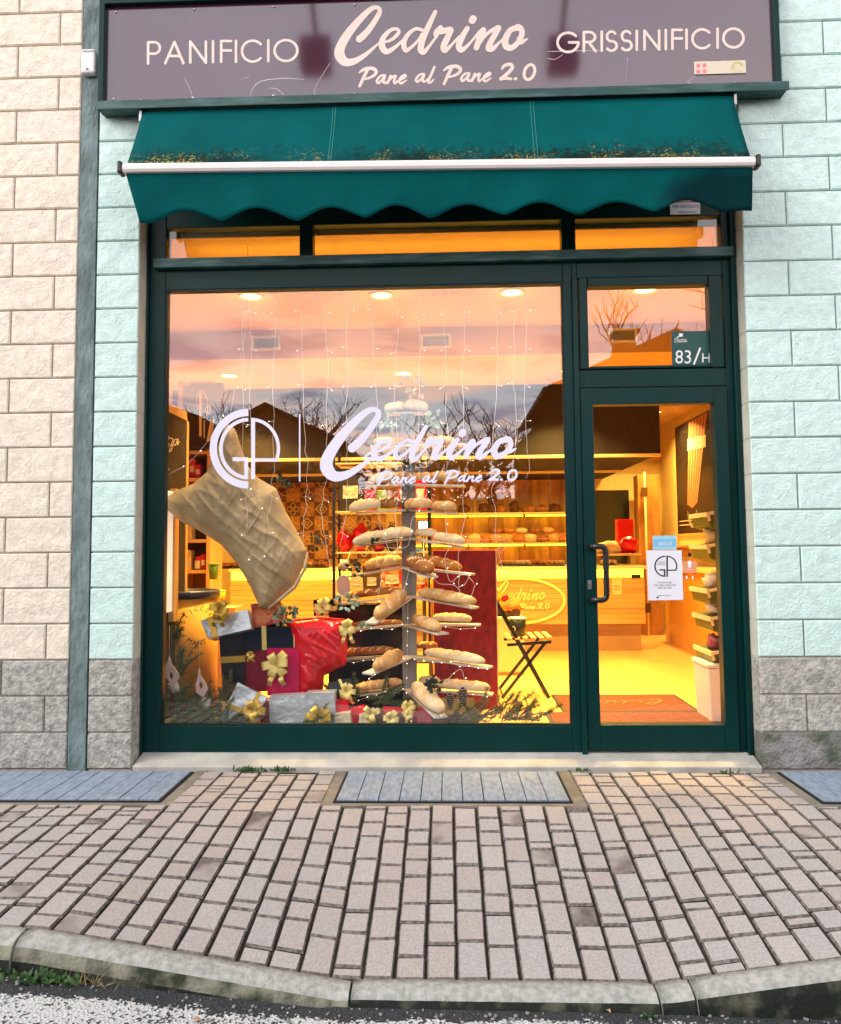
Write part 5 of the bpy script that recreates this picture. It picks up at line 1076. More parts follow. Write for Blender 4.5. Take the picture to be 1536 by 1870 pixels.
fir(330, 1310, .34, 16, 70, .22, 'dark fir branch filling the bottom left corner of the window', 0, 1); fir(372, 1318, .32, 16, 20, .20, 'dark fir branch along the sill left of the silver gift', 0, 2); fir(318, 1250, .45, 12, 80, .3, 'fir branch rising beside the yellow drum', 0, 3, .6); fir(390, 1290, .42, 10, 60, .2, 'brownish fir twig before the yellow drum', 1, 4); fir(316, 1180, .62, 8, 80, .2, 'shaded fir branch high behind the flame ornament', 0, 14, .5)
fir(345, 1322, .27, 18, 40, .2, 'dense fir spray pressed to the pane in the bottom left corner', 0, 21, 1.3); fir(420, 1326, .28, 14, 10, .18, 'low fir spray along the sill before the tilted silver gift', 0, 22); fir(560, 1330, .27, 10, 5, .16, 'short fir spray along the sill under the silver gifts', 0, 23)
fir(690, 1285, .5, 12, 30, .18, 'fir sprig behind the bronze gift at the tree foot', 0, 5); fir(850, 1318, .34, 16, 30, .22, 'olive fir branch right of the floury baguette', 1, 6); fir(905, 1318, .34, 16, 40, .24, 'olive fir branch under the red panel at the sill', 1, 7); fir(960, 1318, .34, 12, 60, .18, 'thin olive fir twigs before the chair, at the right end', 1, 8, 1.2); fir(640, 1280, .55, 8, 140, .15, 'fir twig behind the black gift', 0, 9)
M_CONE = mat('cone_scale', S(92, 66, 48), .7, var=.3, vscale=25); M_CONET = mat('cone_tip_white', S(206, 196, 184), .8)
for px, py, r_, lb, sd_ in ((822, 1282, 13, 'snow-tipped pine cone beside the floury baguette', 1), (845, 1274, 15, 'darker pine cone standing under the red panel', 2), (836, 1314, 10, 'small white-tipped pine cone low at the sill', 3)):
    c = W(px, py, .40); r = .72*r_/ppm(.40); c.z = max(DZ+r*1.2, c.z) if c.x < .3 else c.z; mb = MB(); rg = random.Random(sd_); t = thing('pine_cone', lb, 'pine cone', c-Vector((0, 0, r)), 'pine cones')
    mb.ball(c, r*.6, 10, 0, (1, 1, 1.3)); k = 0
    for j in range(9):
        zz_ = -1+2*j/8; rr = math.sqrt(max(.05, 1-zz_*zz_))*.75
        for i in range(9):
            a = 2*math.pi*(i+.5*(j % 2))/9; d = Vector((math.cos(a)*rr, math.sin(a)*rr, zz_*1.2)); p = c+d*r*.75; q = c+(d*1.32+Vector((0, 0, .16)))*r; s = Vector((-math.sin(a), math.cos(a), 0))*r*.22
            mb.add([p-s*.5, p+s*.5, q+s, q-s], [(0, 1, 2, 3)], 0); mb.add([q-s, q+s, q+s*.9+Vector((0, 0, r*.09)), q-s*.9+Vector((0, 0, r*.09))], [(0, 1, 2, 3)], 1)
    mb.build('cone', [M_CONE, M_CONET], t)

# ------------------------------------------------------------------ left side of the window: chalk wall, white panel, shelf
M_CHALK = mat('chalk_brown', S(44, 28, 22), .75, var=.2, vscale=6); M_CHW = mat('chalk_white', S(226, 214, 196), .8)
PX = -1.672
t = thing('side_partition', 'dark brown partition with white handwriting at the left edge of the window', 'partition', (PX, .6, IZ))
mb = MB(); mb.box((PX-.03, .245, IZ), (PX, .93, 2.10)); mb.build('board', M_CHALK, t)
mb = MB(); mb.box((PX-.032, .245, 2.101), (PX+.004, .935, 2.16)); mb.box((PX-.032, .931, IZ), (PX+.006, .975, 2.10)); mb.build('edge_trim', M_WOODL, t)
mb = MB(); wxp = lambda u, v: WX(u, v, PX+.004)
EZ = [[(297,800,1.6),(303,796,1.4),(301,790,1.4),(297,793,1.8),(297,803,2),(301,806,1.6)],[(304,797,1.6),(309,799,1.8),(304,812,1.4),(308,809,1.6),(307,818,1.6),(303,822,1.4),(303,816,1.3)],[(311,800,1.6),(316,803,1.8),(311,815,1.4),(315,812,1.6),(313,822,1.6),(309,825,1.4),(311,818,1.3)],[(324,802,1.5),(319,803,1.5),(317,811,1.8),(320,813,1.5),(325,802,1.8),(324,812,1.8),(328,806,1.3)],
 [(296,842,1.8),(299,852,1.8),(301,840,1.4)],[(302,855,2.2)],[(305,856,2.2)],[(308.5,857,2.2)]]
lettering(EZ, wxp, .4, mb); mb.build('handwriting', M_CHW, t)
t = thing('white_banner', 'glossy white upright panel with a faint glow of its own at the far left edge of the pane', 'panel', (PX+.02, .45, .78))
mb = MB(); mb.box((PX+.002, .27, W(300, 1122, .4).z), (PX+.03, .62, W(300, 893, .4).z)); mb.build('board', mat('white_glow', S(240, 240, 240), .3, emit=.25), t, .003)  # weak emission paints brightness into the board; it is no lamp
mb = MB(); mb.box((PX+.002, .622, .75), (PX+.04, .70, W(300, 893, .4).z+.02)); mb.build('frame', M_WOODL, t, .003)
SYF = 2.1; t = thing('wooden_shelf_unit', 'tall wooden shelf unit with a dark painted header at the left', 'shelf unit', (W(375, 1000, SYF).x, SYF+.2, IZ))
ux0, ux1 = W(322, 1000, SYF).x, W(384, 1000, SYF).x; top = W(360, 696, SYF).z
for x in (ux0, ux1-.035): mb = MB(); mb.box((x, SYF, IZ), (x+.035, SYF+.35, top)); mb.build('side_panel', M_WOODL, t, .003)
mb = MB(); mb.box((ux0+.035, SYF+.33, IZ), (ux1-.035, SYF+.349, top)); mb.build('back', mat('shelf_back', S(140, 92, 72), .7, var=.1, vscale=5), t)
SHZ = [W(360, y, SYF).z for y in (697, 822, 872, 985, 1041)]
for z in SHZ: mb = MB(); mb.box((ux0+.0355, SYF+.004, z-.028), (ux1-.0355, SYF+.33, z)); mb.build('shelf', M_WOODL, t, .003)
mb = MB(); a, b = W(348, 820, SYF-.02), W(408, 700, SYF-.02); mb.box((a.x, SYF-.045, a.z), (b.x, SYF-.012, b.z)); mb.build('header_board', M_CHALK, t)
mb = MB(); hb = lambda dy: (lambda u, v: W(u, v, SYF-.048-dy))
ribbon(mb, [(366, 717), (366, 797)], 4.5, hb(0)); lettering([[(361,748,1),(359,735,1),(362,716,1),(370,715,1.2),(378,728,1.6),(379,750,2),(374,762,1.6),(369,763,1)], [(378,742,1),(375,750,1.2),(378,758,1.4),(383,750,1.2),(382,742,1),(378,740,1)], [(384,735,1),(385,750,1),(391,766,1.2)]], hb(.0006), .5, mb)
ribbon(mb, [(373, 767), (373, 800)], 2.2, hb(0)); ribbon(mb, [(386, 768), (379, 806)], 4, hb(0)); ribbon(mb, [(391, 767), (386, 790), (384, 806)], 3, hb(.0009)); mb.build('lettering', M_TRIM, t)
def pack(name, lb, cat, px0, py0, px1, py1, Y, depth, mt, grp=None, bevel=.004, extra=None):
    a, b = W(px0, py1, Y), W(px1, py0, Y); t = thing(name, lb, cat, ((a.x+b.x)/2, Y+depth/2, a.z), grp); mb = MB(); mb.box((a.x, Y, a.z), (b.x, Y+depth, b.z)); mb.build('box', mt, t, bevel)
    mb = MB(); w, h = b.x-a.x, b.z-a.z
    mb.box((a.x+w*.15, Y-.002, a.z+h*.25), (b.x-w*.15, Y-.0006, a.z+h*.6)); mb.build('label', extra or M_CRM, t); return t
M_PKR = mat('red_pack', S(190, 24, 30), .4, var=.15, vscale=25); M_PKC = mat('cream_pack', S(226, 190, 120), .5, var=.08, vscale=12); M_PKG = mat('green_pack', S(120, 150, 40), .4)
zpx = lambda z, Y=SYF+.05: z
for a in (('red_package', 'red printed package on the left shelf, beside the cream one', 357, 1016, 366, 1040, M_PKR), ('red_package', 'taller red package at the right end of the left shelf', 366, 1012, 377, 1039, M_PKR), ('cream_package', 'cream carton at the left end of the shelf above the drum', 331, 1005, 349, 1041, M_PKC), ('cream_package', 'small white printed carton before the red package', 355, 1024, 364, 1039, M_CRM)): pack(a[0], a[1], 'package', *a[2:6], SYF+.05 if a[2] != 355 else SYF+.01, .1 if a[2] != 355 else .03, a[6], 'packages on the left shelf')
for a in (('red_package', 'red and yellow wrapped sweet bag beside the big monogram', 345, 838, 356, 870, M_PKR), ('red_package', 'red bow-topped bag beside the big monogram, right one', 356, 848, 366, 871, M_PKR), ('cream_package', 'cream carton on the shelf half hidden by the sack', 334, 958, 350, 985, M_PKC)): pack(a[0], a[1], 'package', *a[2:6], SYF+.05, .1, a[6], 'packages on the left shelf')
def bucket(px, py0, py1, rpx, Y, mt, lb, name='bucket', base=None):
    c = W(px, py1, Y); zt_ = W(px, py0, Y).z; r = rpx/ppm(Y); t = thing(name, lb, 'bucket', c); mb = MB(); mb.lathe([(r*.7, c.z), (r, zt_), (r*.96, zt_), (r*.68, c.z+.006), (.001, c.z+.006)], (c.x, Y, 0), 24); mb.build('body', mt, t)
    mb = MB(); mb.lathe([(r, zt_-.01), (r*1.06, zt_-.008), (r*1.06, zt_), (r*.97, zt_+.002)], (c.x, Y, 0), 24); mb.build('rim', mt, t)
bucket(390, 1030, 1058, 10, 1.9, mat('bucket_green', S(90, 124, 30), .4), 'small green bucket hanging at the left shelf edge'); bucket(400, 1078, 1106, 12, 1.5, mat('bucket_yellow', S(240, 190, 30), .4), 'small yellow bucket behind the drum')
mb = MB(); c = W(400, 1107, 1.5); mb.box((c.x-.12, 1.40, IZ), (c.x+.15, 1.62, c.z-.001)); tag(mb.build('pedestal', M_WOODL, None, .005), 'pale wooden pedestal under the yellow bucket', 'pedestal')

# ------------------------------------------------------------------ black rack behind the tree, shelf goods
RY = 1.75
t = thing('black_metal_rack', 'black metal rack with thin shelves and red packages behind the bread tree', 'rack', (W(695, 1000, RY).x, RY+.15, IZ)); rx0, rx1 = W(610, 1000, RY).x, W(784, 1000, RY).x; rt = W(612, 815, RY).z
for x in (rx0, rx1):
    for yy in (RY, RY+.32): mb = MB(); mb.box((x-.011, yy-.011, IZ), (x+.011, yy+.011, rt)); mb.build('upright', M_BLACK, t)
RZ = [W(650, y, RY).z for y in (845, 933, 1008, 1085)]
for z in RZ:
    mb = MB(); mb.box((rx0+.012, RY-.008, z-.012), (rx1-.012, RY+.328, z)); mb.build('shelf', M_TRIM, t)
def pk(nm, lb, x0, x1, k, h, mt, dy=.02, d=.16, round_=False):
    z = RZ[k]; a, b = W(x0, 950, RY).x, W(x1, 950, RY).x; hh = h/ppm(RY)
    if round_:
        c = Vector(((a+b)/2, RY+dy+.09, z+hh/2)); t2 = thing(nm, lb, 'package', (c.x, c.y, z), 'packages on the black rack'); mb = MB(); mb.ball(c, hh/2, 12, 0, ((b-a)/hh, .8, 1), .5); mb.build('wrap', mt, t2); mb = MB(); mb.lathe([(.01, 0), (.035, .045)], (c.x, c.y, z+hh*.93), 10); mb.build('tuft', M_GOLD, t2)
    else:
        t2 = thing(nm, lb, 'package', ((a+b)/2, RY+dy, z), 'packages on the black rack'); mb = MB(); mb.box((a, RY+dy, z+.001), (b, RY+dy+d, z+hh)); mb.build('box', mt, t2, .006); mb = MB(); mb.box((a+(b-a)*.2, RY+dy-.002, z+hh*.3), (b-(b-a)*.2, RY+dy-.0005, z+hh*.6)); mb.build('label', M_CRM, t2)
pk('dark_carton', 'tall dark carton at the left of the upper rack shelf', 617, 662, 1, 78, M_CHALK); pk('red_box', 'small red box on a dark tray, upper rack shelf', 667, 684, 1, 38, M_RED); pk('green_box', 'small green box on the upper rack shelf beside the red box', 688, 706, 1, 38, M_PKG); pk('red_tin', 'red package behind the post, upper rack shelf', 728, 744, 1, 62, M_RED); pk('red_tin', 'tall red package right of the post, upper rack shelf', 756, 780, 1, 66, M_RED)
pk('red_wrapped_cake', 'shiny red wrapped cake at the left of the middle rack shelf', 612, 640, 2, 40, M_RED, round_=True); pk('red_wrapped_cake', 'shiny red wrapped cake second from left, middle rack shelf', 640, 672, 2, 52, M_RED, round_=True); pk('crimson_cake', 'crimson wrapped cake behind the longest loaf', 672, 706, 2, 46, M_CRIM, round_=True); pk('dark_wrapped_cake', 'dark wrapped cake left of the post on the middle rack shelf', 700, 730, 2, 48, M_CHALK, round_=True)
pk('printed_bag', 'printed red and cream bag on the lower rack shelf', 640, 662, 3, 52, M_PKC); pk('brown_carton', 'brown carton on the lower rack shelf', 664, 692, 3, 50, M_BRONZE); pk('printed_bag', 'red and gold patterned bag right on the lower rack shelf', 694, 736, 3, 58, mat('patterned_red_gold', S(214, 160, 70), .4, col2=S(190, 50, 30), vscale=30, ramp=(.48, .52))); pk('printed_bag', 'patterned red bag behind post, lower rack shelf', 756, 780, 3, 56, MATS['patterned_red_gold'])
t = thing('oval_tag', 'blank pale pink oval tag before the black rack', 'tag', W(627, 1090, 1.2)); lettering([[(627, 1062, 24), (628, 1076, 24)]], plane_px(1.2), .6).build('tag', mat('pale_pink_card', S(222, 200, 200), .7), t)
mb = MB(); mb.tube([W(627, 1052, 1.2), W(627, 1008, 1.2)+Vector((0, .4, 0))], .002, 4); mb.build('string', M_TRIM, t)
a, b = W(762, 978, 3.6), W(785, 950, 3.6); t = thing('till_screen', 'small bluish lit screen behind the post', 'screen', ((a.x+b.x)/2, 3.6, a.z-.1)); mb = MB(); mb.box((a.x, 3.6, a.z), (b.x, 3.63, b.z)); mb.build('case', M_BLACK, t, .004)
mb = MB(); mb.box((a.x+.012, 3.595, a.z+.012), (b.x-.012, 3.599, b.z-.012)); mb.build('display', mat('lit_screen', S(150, 190, 240), .3, emit=.9), t); mb = MB(); mb.tube([((a.x+b.x)/2, 3.62, a.z), ((a.x+b.x)/2, 3.62, IZ+.006)], .02, 8); mb.lathe([(.14, 0), (.14, .02), (.03, .03)], ((a.x+b.x)/2, 3.62, IZ), 16); mb.build('stand', M_BLACK, t)
# breads on the two lit shelves and along the counter
ORD = ['first', 'second', 'third', 'fourth', 'fifth', 'sixth', 'seventh', 'eighth', 'ninth', 'tenth', 'eleventh', 'twelfth']
rg = random.Random(11)
def bun(px, zb_, Y, r, mi, lb, grp, sq=(1, 1, .75), name='bread_loaf'):
    x = W(px, 970, Y).x; mb = MB(); mb.ball((x, Y, zb_+r*sq[2]*.93), r, 14, 0, sq, .25); tag(mb.build(name, M_BR[mi]), lb, 'bread', grp)
for i, px in enumerate((848, 872, 884, 899, 915, 940, 967, 990, 1014)):
    if i == 1: continue
    sq = ((1.1, 1, .8), (1.1, 1, .8), (1, 1, .9), (1, 1, .95), (1.1, 1, .85), (.95, 1, 1.1), (1.4, 1, .75), (1.5, 1, .7), (1.2, 1, .8))[i]
    bun(px, Z1, 6.12, .075, (3, 2, 3, 3, 2, 3, 2, 2, 3)[i], 'dark round loaf on the upper lit shelf, %s from the left' % ORD[i if i < 1 else i-1], 'breads on the upper lit shelf', sq)
bun(900, Z1+.13, 6.12, .06, 3, 'small dark loaf stacked on two others on the upper lit shelf', 'breads on the upper lit shelf')
for i, px in enumerate((868, 886, 905, 925, 948, 968, 990, 1010, 1030)):
    bun(px, Z2, 6.1, .088, (1, 4, 0, 0, 4, 1, 2, 0, 4)[i], '%s bun from the left on the lower lit shelf' % ORD[i], 'breads on the lower lit shelf', (1.1, 1, .72))
for i, px in enumerate((908, 930, 953, 978, 1001)): bun(px, Z2+.12, 6.12, .07, (2, 4, 1, 2, 0)[i], '%s bun from the left in the second layer of the lower lit shelf' % ORD[i], 'breads on the lower lit shelf', (1.15, 1, .6))
CT = .991
M_TRAY = mat('black_tray', S(26, 20, 18), .4)
for i, (px, mi) in enumerate(((410, 2), (432, 2), (452, 4), (560, 0), (585, 2), (925, 0), (955, 1), (985, 4), (1015, 0), (1110, 1))):
    x = W(px, 1025, 4.5).x; t = thing('pastry_tray', 'small tray of pastries on the counter top, %s from the left' % ORD[i], 'tray', (x, 4.5, CT), 'pastry trays on the counter')
    mb = MB(); mb.box((x-.085, 4.36, CT), (x+.085, 4.62, CT+.012)); mb.build('tray', M_TRAY, t, .003)
    mb = MB()
    for k in range(5): mb.ball((x-.06+.03*k, 4.45+.05*(k % 2), CT+.04), .034, 10, 0, (1, 1.5, .8), .4)
    o = mb.build('pastry', M_BR[mi], t); o['kind'] = 'stuff'
# glass case over the counter
t = thing('counter_case', 'low glass case standing on the shop counter', 'glass case', (W(960, 1000, 4.6).x, 4.6, CT)); x0, x1 = W(845, 1000, 4.5).x, W(1076, 1000, 4.5).x; M_CG = glass_mat('clear_case_glass', 1.35)
mb = MB(); mb.box((x0, 4.42, 1.30), (x1, 4.98, 1.308)); mb.build('top_glass', M_CG, t); mb = MB(); mb.quad((x0, 4.40, CT+.03), (x1, 4.40, CT+.03), (x1, 4.42, 1.30), (x0, 4.42, 1.30)); mb.build('front_glass', M_CG, t)
mb = MB(); mb.box((x0, 4.405, 1.292), (x1, 4.418, 1.299)); mb.build('rail', M_TRIM, t)
# goods at the right end of the counter
a = W(1110, 985, 4.6); mb = MB(); mb.ball((a.x, 4.6, 1.12+.06), .13, 14, 0, (1.3, .8, .62), .4); tag(mb.build('focaccia_loaf', M_BR[1]), 'pale sprinkled loaf on the glass shelf beside the red cake', 'bread')
mb = MB(); b = W(1146, 975, 4.6); mb.ball((b.x, 4.6, 1.12+.1), .115, 12, 0, (1, .9, .85), .5); tag(mb.build('wrapped_cake', M_RED), 'round red wrapped cake at the right end of the counter', 'package')
a, c = W(1129, 985, 4.85), W(1157, 948, 4.85); mb = MB(); mb.box((a.x, 4.85, 1.125), (c.x, 5.0, c.z)); tag(mb.build('red_carton', M_RED, None, .005), 'square red carton behind the round red cake', 'package')
t = thing('glass_stand', 'small glass stand at the right counter end carrying loaf and cake', 'stand', (W(1128, 1000, 4.65).x, 4.7, CT)); a, b = W(1088, 985, 4.6).x, W(1164, 985, 4.6).x
mb = MB(); mb.box((a, 4.42, 1.10), (b, 5.02, 1.12)); mb.build('shelf', M_TRIM, t, .003)
for x in (a+.01, b-.03): mb = MB(); mb.box((x, 4.45, CT), (x+.02, 4.99, 1.099)); mb.build('foot', M_CG, t)

# rear doorway, grissini poster, right wall details
t = thing('rear_door', 'cream-framed rear doorway with a dark glass door', 'door', (2.5, 6.45, IZ)); Yd_ = 6.42
dxa, dxb, dzt = W(1060, 900, Yd_).x, W(1178, 900, Yd_).x, W(1130, 866, Yd_).z
mb = MB(); mb.box((dxa, Yd_, IZ), (dxa+.2, 6.436, dzt)); mb.box((dxb-.22, Yd_, IZ), (dxb, 6.436, dzt)); mb.box((dxa+.2, Yd_, dzt-.22), (dxb-.22, 6.436, dzt)); mb.build('frame', M_TRIM, t, .004)
mb = MB(); mb.box((dxa+.2, 6.425, IZ), (dxb-.22, 6.4355, dzt-.22)); mb.build('leaf', mat('dark_glass_door', S(44, 44, 30), .15), t)
mb = MB(); mb.box((dxb-.235, 6.415, 1.05), (dxb-.225, 6.424, 1.4)); mb.build('handle', M_BLACK, t)
cxa, cxb = W(1166, 1000, 5.9).x, W(1206, 1000, 5.9).x
mb = MB(); mb.box((cxa, 5.85, IZ), (cxb, 6.08, 2.13)); tag(mb.build('wood_column', mat('burl_wood', S(168, 112, 50), .55, var=.4, vscale=7, stretch=(1, 1, .25), detail=7), None, .005), 'burl wood column right of the rear doorway', 'column')
t = thing('iron_strap', 'dark iron strap door edge with two hinges before the wood column', 'door edge', (cxa-.05, 5.7, IZ)); sx = W(1181, 1000, 5.7).x
mb = MB(); mb.tube([(sx, 5.7, IZ), (sx, 5.7, W(1181, 862, 5.7).z)], .012, 8); mb.build('bar', M_TRIM, t)
for py in (898, 1110): z = W(1181, py, 5.7).z; mb = MB(); mb.box((sx-.04, 5.68, z-.06), (sx+.03, 5.72, z+.06)); mb.build('hinge', M_BRONZE, t, .004)
t = thing('breadstick_poster', 'tall dark poster of a tied bundle of breadsticks on the right wall', 'poster', (3.07, 5.1, 1.35)); XP = 3.072
wy = lambda px: WX(px, 900, XP).y
ya, yb_ = wy(1236), wy(1318); zl = WX(1240, 975, XP).z
mb = MB(); mb.box((XP, yb_, zl), (XP+.007, ya, 2.72)); mb.build('sheet', mat('poster_dark', S(38, 30, 26), .35), t)
mb = MB(); mb.box((XP-.006, yb_-.03, zl-.03), (XP+.0065, ya+.03, zl-.001)); mb.box((XP-.006, yb_-.03, zl), (XP+.0065, yb_-.001, 2.72)); mb.build('frame', M_WOODL, t)
M_GR = [mat('printed_stick_a', S(206, 140, 96), .6, var=.25, vscale=30), mat('printed_stick_b', S(168, 92, 62), .6, var=.25, vscale=30), mat('printed_white', S(226, 196, 180), .6)]
mb = MB(); rg = random.Random(5); ym = (ya*.52+yb_*.48)
for k in range(11):
    f = (k-5)/5; yt = ym-.14-f*.30; yb2 = ym+.16-f*.17; zt2, zb2 = 2.70, zl+.30+.05*abs(f); x = XP-.0012-.0003*k; w = .032
    mb.quad((x, yb2+w*.6, zb2), (x, yb2-w*.6, zb2), (x, yt-w, zt2), (x, yt+w, zt2), k % 2)
x = XP-.006; mb.quad((x, ym+.27, 2.36), (x, ym-.40, 2.32), (x, ym-.42, 2.46), (x, ym+.25, 2.50), 2)
for yo, ro in ((.10, .14), (.20, .10)):
    ribbon(mb, [(ym+.16-.17*math.cos(a_)*ro/.14, zl+.30-yo*.3+.17*math.sin(a_)*ro/.12) for a_ in [math.pi*k/12+math.pi for k in range(13)]], .014, lambda u, v: (XP-.0065-yo*.002, u, v), 2)
for dz_ in (.10, .15): mb.quad((x, ya-.1, zl+dz_), (x, yb_+.1, zl+dz_), (x, yb_+.1, zl+dz_+.012), (x, ya-.1, zl+dz_+.012), 2)
mb.build('picture', M_GR, t)
z = WX(1260, 992, XP).z; mb = MB(); mb.box((2.86, 4.2, z-.05), (3.079, 5.7, z-.02)); mb.box((3.04, 4.2, z-.15), (3.079, 5.7, z-.051)); tag(mb.build('wall_ledge', M_WOODL, None, .004), 'narrow wooden wall ledge under the breadstick poster', 'ledge')
a = W(1228, 1052, 4.9); t = thing('side_desk', 'plain ochre service desk against the right wall', 'desk', (2.9, 4.6, IZ))
mb = MB(); mb.box((2.66, 3.3, .93), (3.066, 5.2, .97)); mb.build('top', M_TRIM, t, .004); mb = MB(); mb.box((2.72, 3.36, IZ), (3.066, 5.14, .929)); mb.build('body', mat('ochre_panel', S(206, 150, 62), .6, var=.05, vscale=3), t)

# bin rack beside the door
M_OLIVE = mat('olive_bin', S(76, 84, 30), .45, var=.08, vscale=6); M_BINW = mat('bin_cream', S(226, 206, 160), .5)
t = thing('bin_rack', 'upright rack with cream brackets just inside the door at the right', 'rack', (2.02, 1.05, IZ)); mb = MB(); px_ = W(1317, 1000, 1.0).x+.03
mb.box((px_, .98, IZ), (px_+.03, 1.16, 2.3)); mb.build('upright', M_WOODL, t, .003); mb = MB(); mb.box((px_-.02, .95, IZ), (px_+.28, 1.2, IZ+.03)); mb.build('foot', M_WOODL, t, .003)
M_BAGS = [mat('white_paper_bag', S(226, 214, 196), .7, bump=.8, bscale=20, bdist=.02), mat('plum_pack', S(150, 60, 80), .4, var=.3, vscale=20), M_PKC]
for i, (py, lx, it) in enumerate(((930, 1284, None), (988, 1284, 2), (1068, 1284, 0), (1118, 1290, 0), (1180, 1292, 1))):
    z1 = W(1300, py, .95).z; xa = W(lx, py, .95).x; xb = px_-.001; hh = .165; t = thing('storage_bin', 'olive tilted storage bin with cream rim, %s from the top of the rack' % ORD[i], 'bin', ((xa+xb)/2, 1.0, z1-hh), 'olive bins on the rack')
    mb = MB(); pr = [(xb, z1), (xa, z1-.035), (xa+.014, z1-.115), (xb, z1-hh)]
    v0 = [(x, .86, z) for x, z in pr]; v1 = [(x, 1.22, z) for x, z in pr]; mb.add(v0+v1, [(0, 1, 2, 3), (7, 6, 5, 4), (1, 5, 6, 2), (2, 6, 7, 3), (3, 7, 4, 0), (0, 4, 5, 1)]); mb.build('body', M_OLIVE, t, .004)
    mb = MB(); mb.bar((xa-.004, .852, z1-.038), (xa-.004, 1.228, z1-.038), .012, .03); mb.bar((xb-.004, .852, z1+.001), (xa-.002, .852, z1-.036), .012, .02); mb.bar((xa-.002, .852, z1-.036), (xa+.010, .852, z1-.08), .012, .014); mb.build('rim', M_BINW, t)
    if it is not None:
        mb = MB(); c = ((xa*.55+xb*.45), 1.0, z1+.02); mb.ball(c, .055, 10, 0, (1, 1.7, 1), .9); tag(mb.build('goods_bag', M_BAGS[it]), ('white crumpled bag lying in the %s olive bin' if it == 0 else 'purple packs lying in the %s olive bin' if it == 1 else 'cream pack lying in the %s olive bin') % ORD[i], 'bag')
t = thing('white_bin', 'white lidded bin standing on the floor right inside the door', 'bin', (1.9, .98, IZ)); zt_ = W(1296, 1212, .85).z; x0 = W(1294, 1260, .85).x
mb = MB(); mb.add([(x0+.015, .85, IZ+.002), (x0+.24, .85, IZ+.002), (x0+.24, 1.15, IZ+.002), (x0+.015, 1.15, IZ+.002), (x0, .84, zt_-.03), (x0+.25, .84, zt_-.03), (x0+.25, 1.16, zt_-.03), (x0, 1.16, zt_-.03)], [(0,3,2,1),(4,5,6,7),(0,1,5,4),(1,2,6,5),(2,3,7,6),(3,0,4,7)]); mb.build('body', M_WHITEP, t, .01)
mb = MB(); mb.box((x0-.008, .832, zt_-.029), (x0+.258, 1.168, zt_)); mb.build('lid', M_WHITEP, t, .008)

# pedestal with wrapped cakes, slatted chair with tin, doormats
PY_ = 2.75; a, b = W(895, 1210, PY_), W(957, 1128, PY_)
mb = MB(); mb.box((a.x, PY_, IZ+.03), (b.x, PY_+.4, b.z)); mb.box((a.x+.02, PY_+.02, IZ), (b.x-.02, PY_+.38, IZ+.0295), 1); tag(mb.build('display_pedestal', [M_BINW, M_WOODL], None, .004), 'cream box pedestal behind the slatted chair', 'pedestal')
for px, py, lb, k in ((934, 1126, 'brown domed cake in clear wrap on the pedestal, right one', 0), (906, 1128, 'brown cake with yellow bow on the pedestal, beside the red panel', 1)):
    c = W(px, py, PY_+.14+.1*k); c.z = b.z+.001; r = .088; t = thing('wrapped_cake', lb, 'cake', c, 'wrapped cakes on the pedestal'); mb = MB(); mb.lathe([(r*.9, 0), (r, .07)], c, 20); mb.build('cup', mat('cake_paper', S(70, 40, 30), .6), t)
    mb = MB(); mb.ball(c+Vector((0, 0, .085)), r*1.08, 14, 0, (1, 1, .72), .3); mb.build('dome', M_BR[4], t)
    if k: bow(t, c+Vector((0, -.02, .19)), .075, mat('bright_yellow_ribbon', S(244, 204, 30), .4), 41)
    else: mb = MB(); mb.ball(c+Vector((-.05, 0, .16)), .03, 8, 0, (1, 1, 1), .9); mb.build('red_flower', M_CRIM, t)
YN, YF_ = 1.66, 2.02; t = thing('folding_chair', 'black folding chair with pale slatted seat seen from its side', 'chair', (W(960, 1270, 1.85).x, 1.84, IZ))
Pn = lambda px, py: W(px, py, YN); zs = Pn(960, 1172).z
for Y in (YN, YF_):
    f = lambda px, py: Vector((Pn(px, py).x, Y, Pn(px, py).z))
    q = f(1003, 1281); q.z = IZ+.008; mb = MB(); mb.bar(f(894, 1075), q, .012, .026, 0, (1, 0, 0)); mb.build('rear_leg', M_BLACK, t, .002)
    q = f(917, 1278); q.z = IZ+.008; mb = MB(); mb.bar(f(996, 1173), q, .012, .024, 0, (1, 0, 0)); mb.build('front_leg', M_BLACK, t, .002)
    mb = MB(); mb.bar(f(926, 1178), f(1007, 1172), .014, .022, 0, (0, 0, 1)); mb.build('seat_rail', M_BLACK, t, .002)
for i in range(6):
    x = Pn(931+i*14.5, 1172).x; mb = MB(); mb.box((x-.018, YN-.012, zs+.013+.002*i), (x+.020, YF_+.012, zs+.027+.002*i)); mb.build('slat', M_WOODL, t, .003)
for px, py in ((897, 1083), (906, 1106)):
    c = Pn(px, py); mb = MB(); mb.box((c.x-.008, YN+.008, c.z-.028), (c.x+.008, YF_-.008, c.z+.028)); mb.build('back_slat', M_BLACK, t, .003)
for px, py in ((1001, 1279), (919, 1276)): c = Pn(px, py); mb = MB(); mb.tube([(c.x, YN, c.z+.02), (c.x, YF_, c.z+.02)], .007, 6); mb.build('stretcher', M_BLACK, t)
c = W(946, 1168, 1.8); c.z = zs+.03; t = thing('dark_tin', 'dark green tin with white rim and round mark standing on the chair', 'tin', c); r = .066; h = .135
mb = MB(); mb.lathe([(r*.88, 0), (r, h)], c, 24); mb.build('body', mat('tin_dark', S(30, 38, 30), .3, var=.2, vscale=10), t); mb = MB(); mb.lathe([(r+.001, h-.004), (r+.003, h+.006), (r-.004, h+.008), (.001, h+.004)], c, 24); mb.build('rim', M_WHITEP, t)
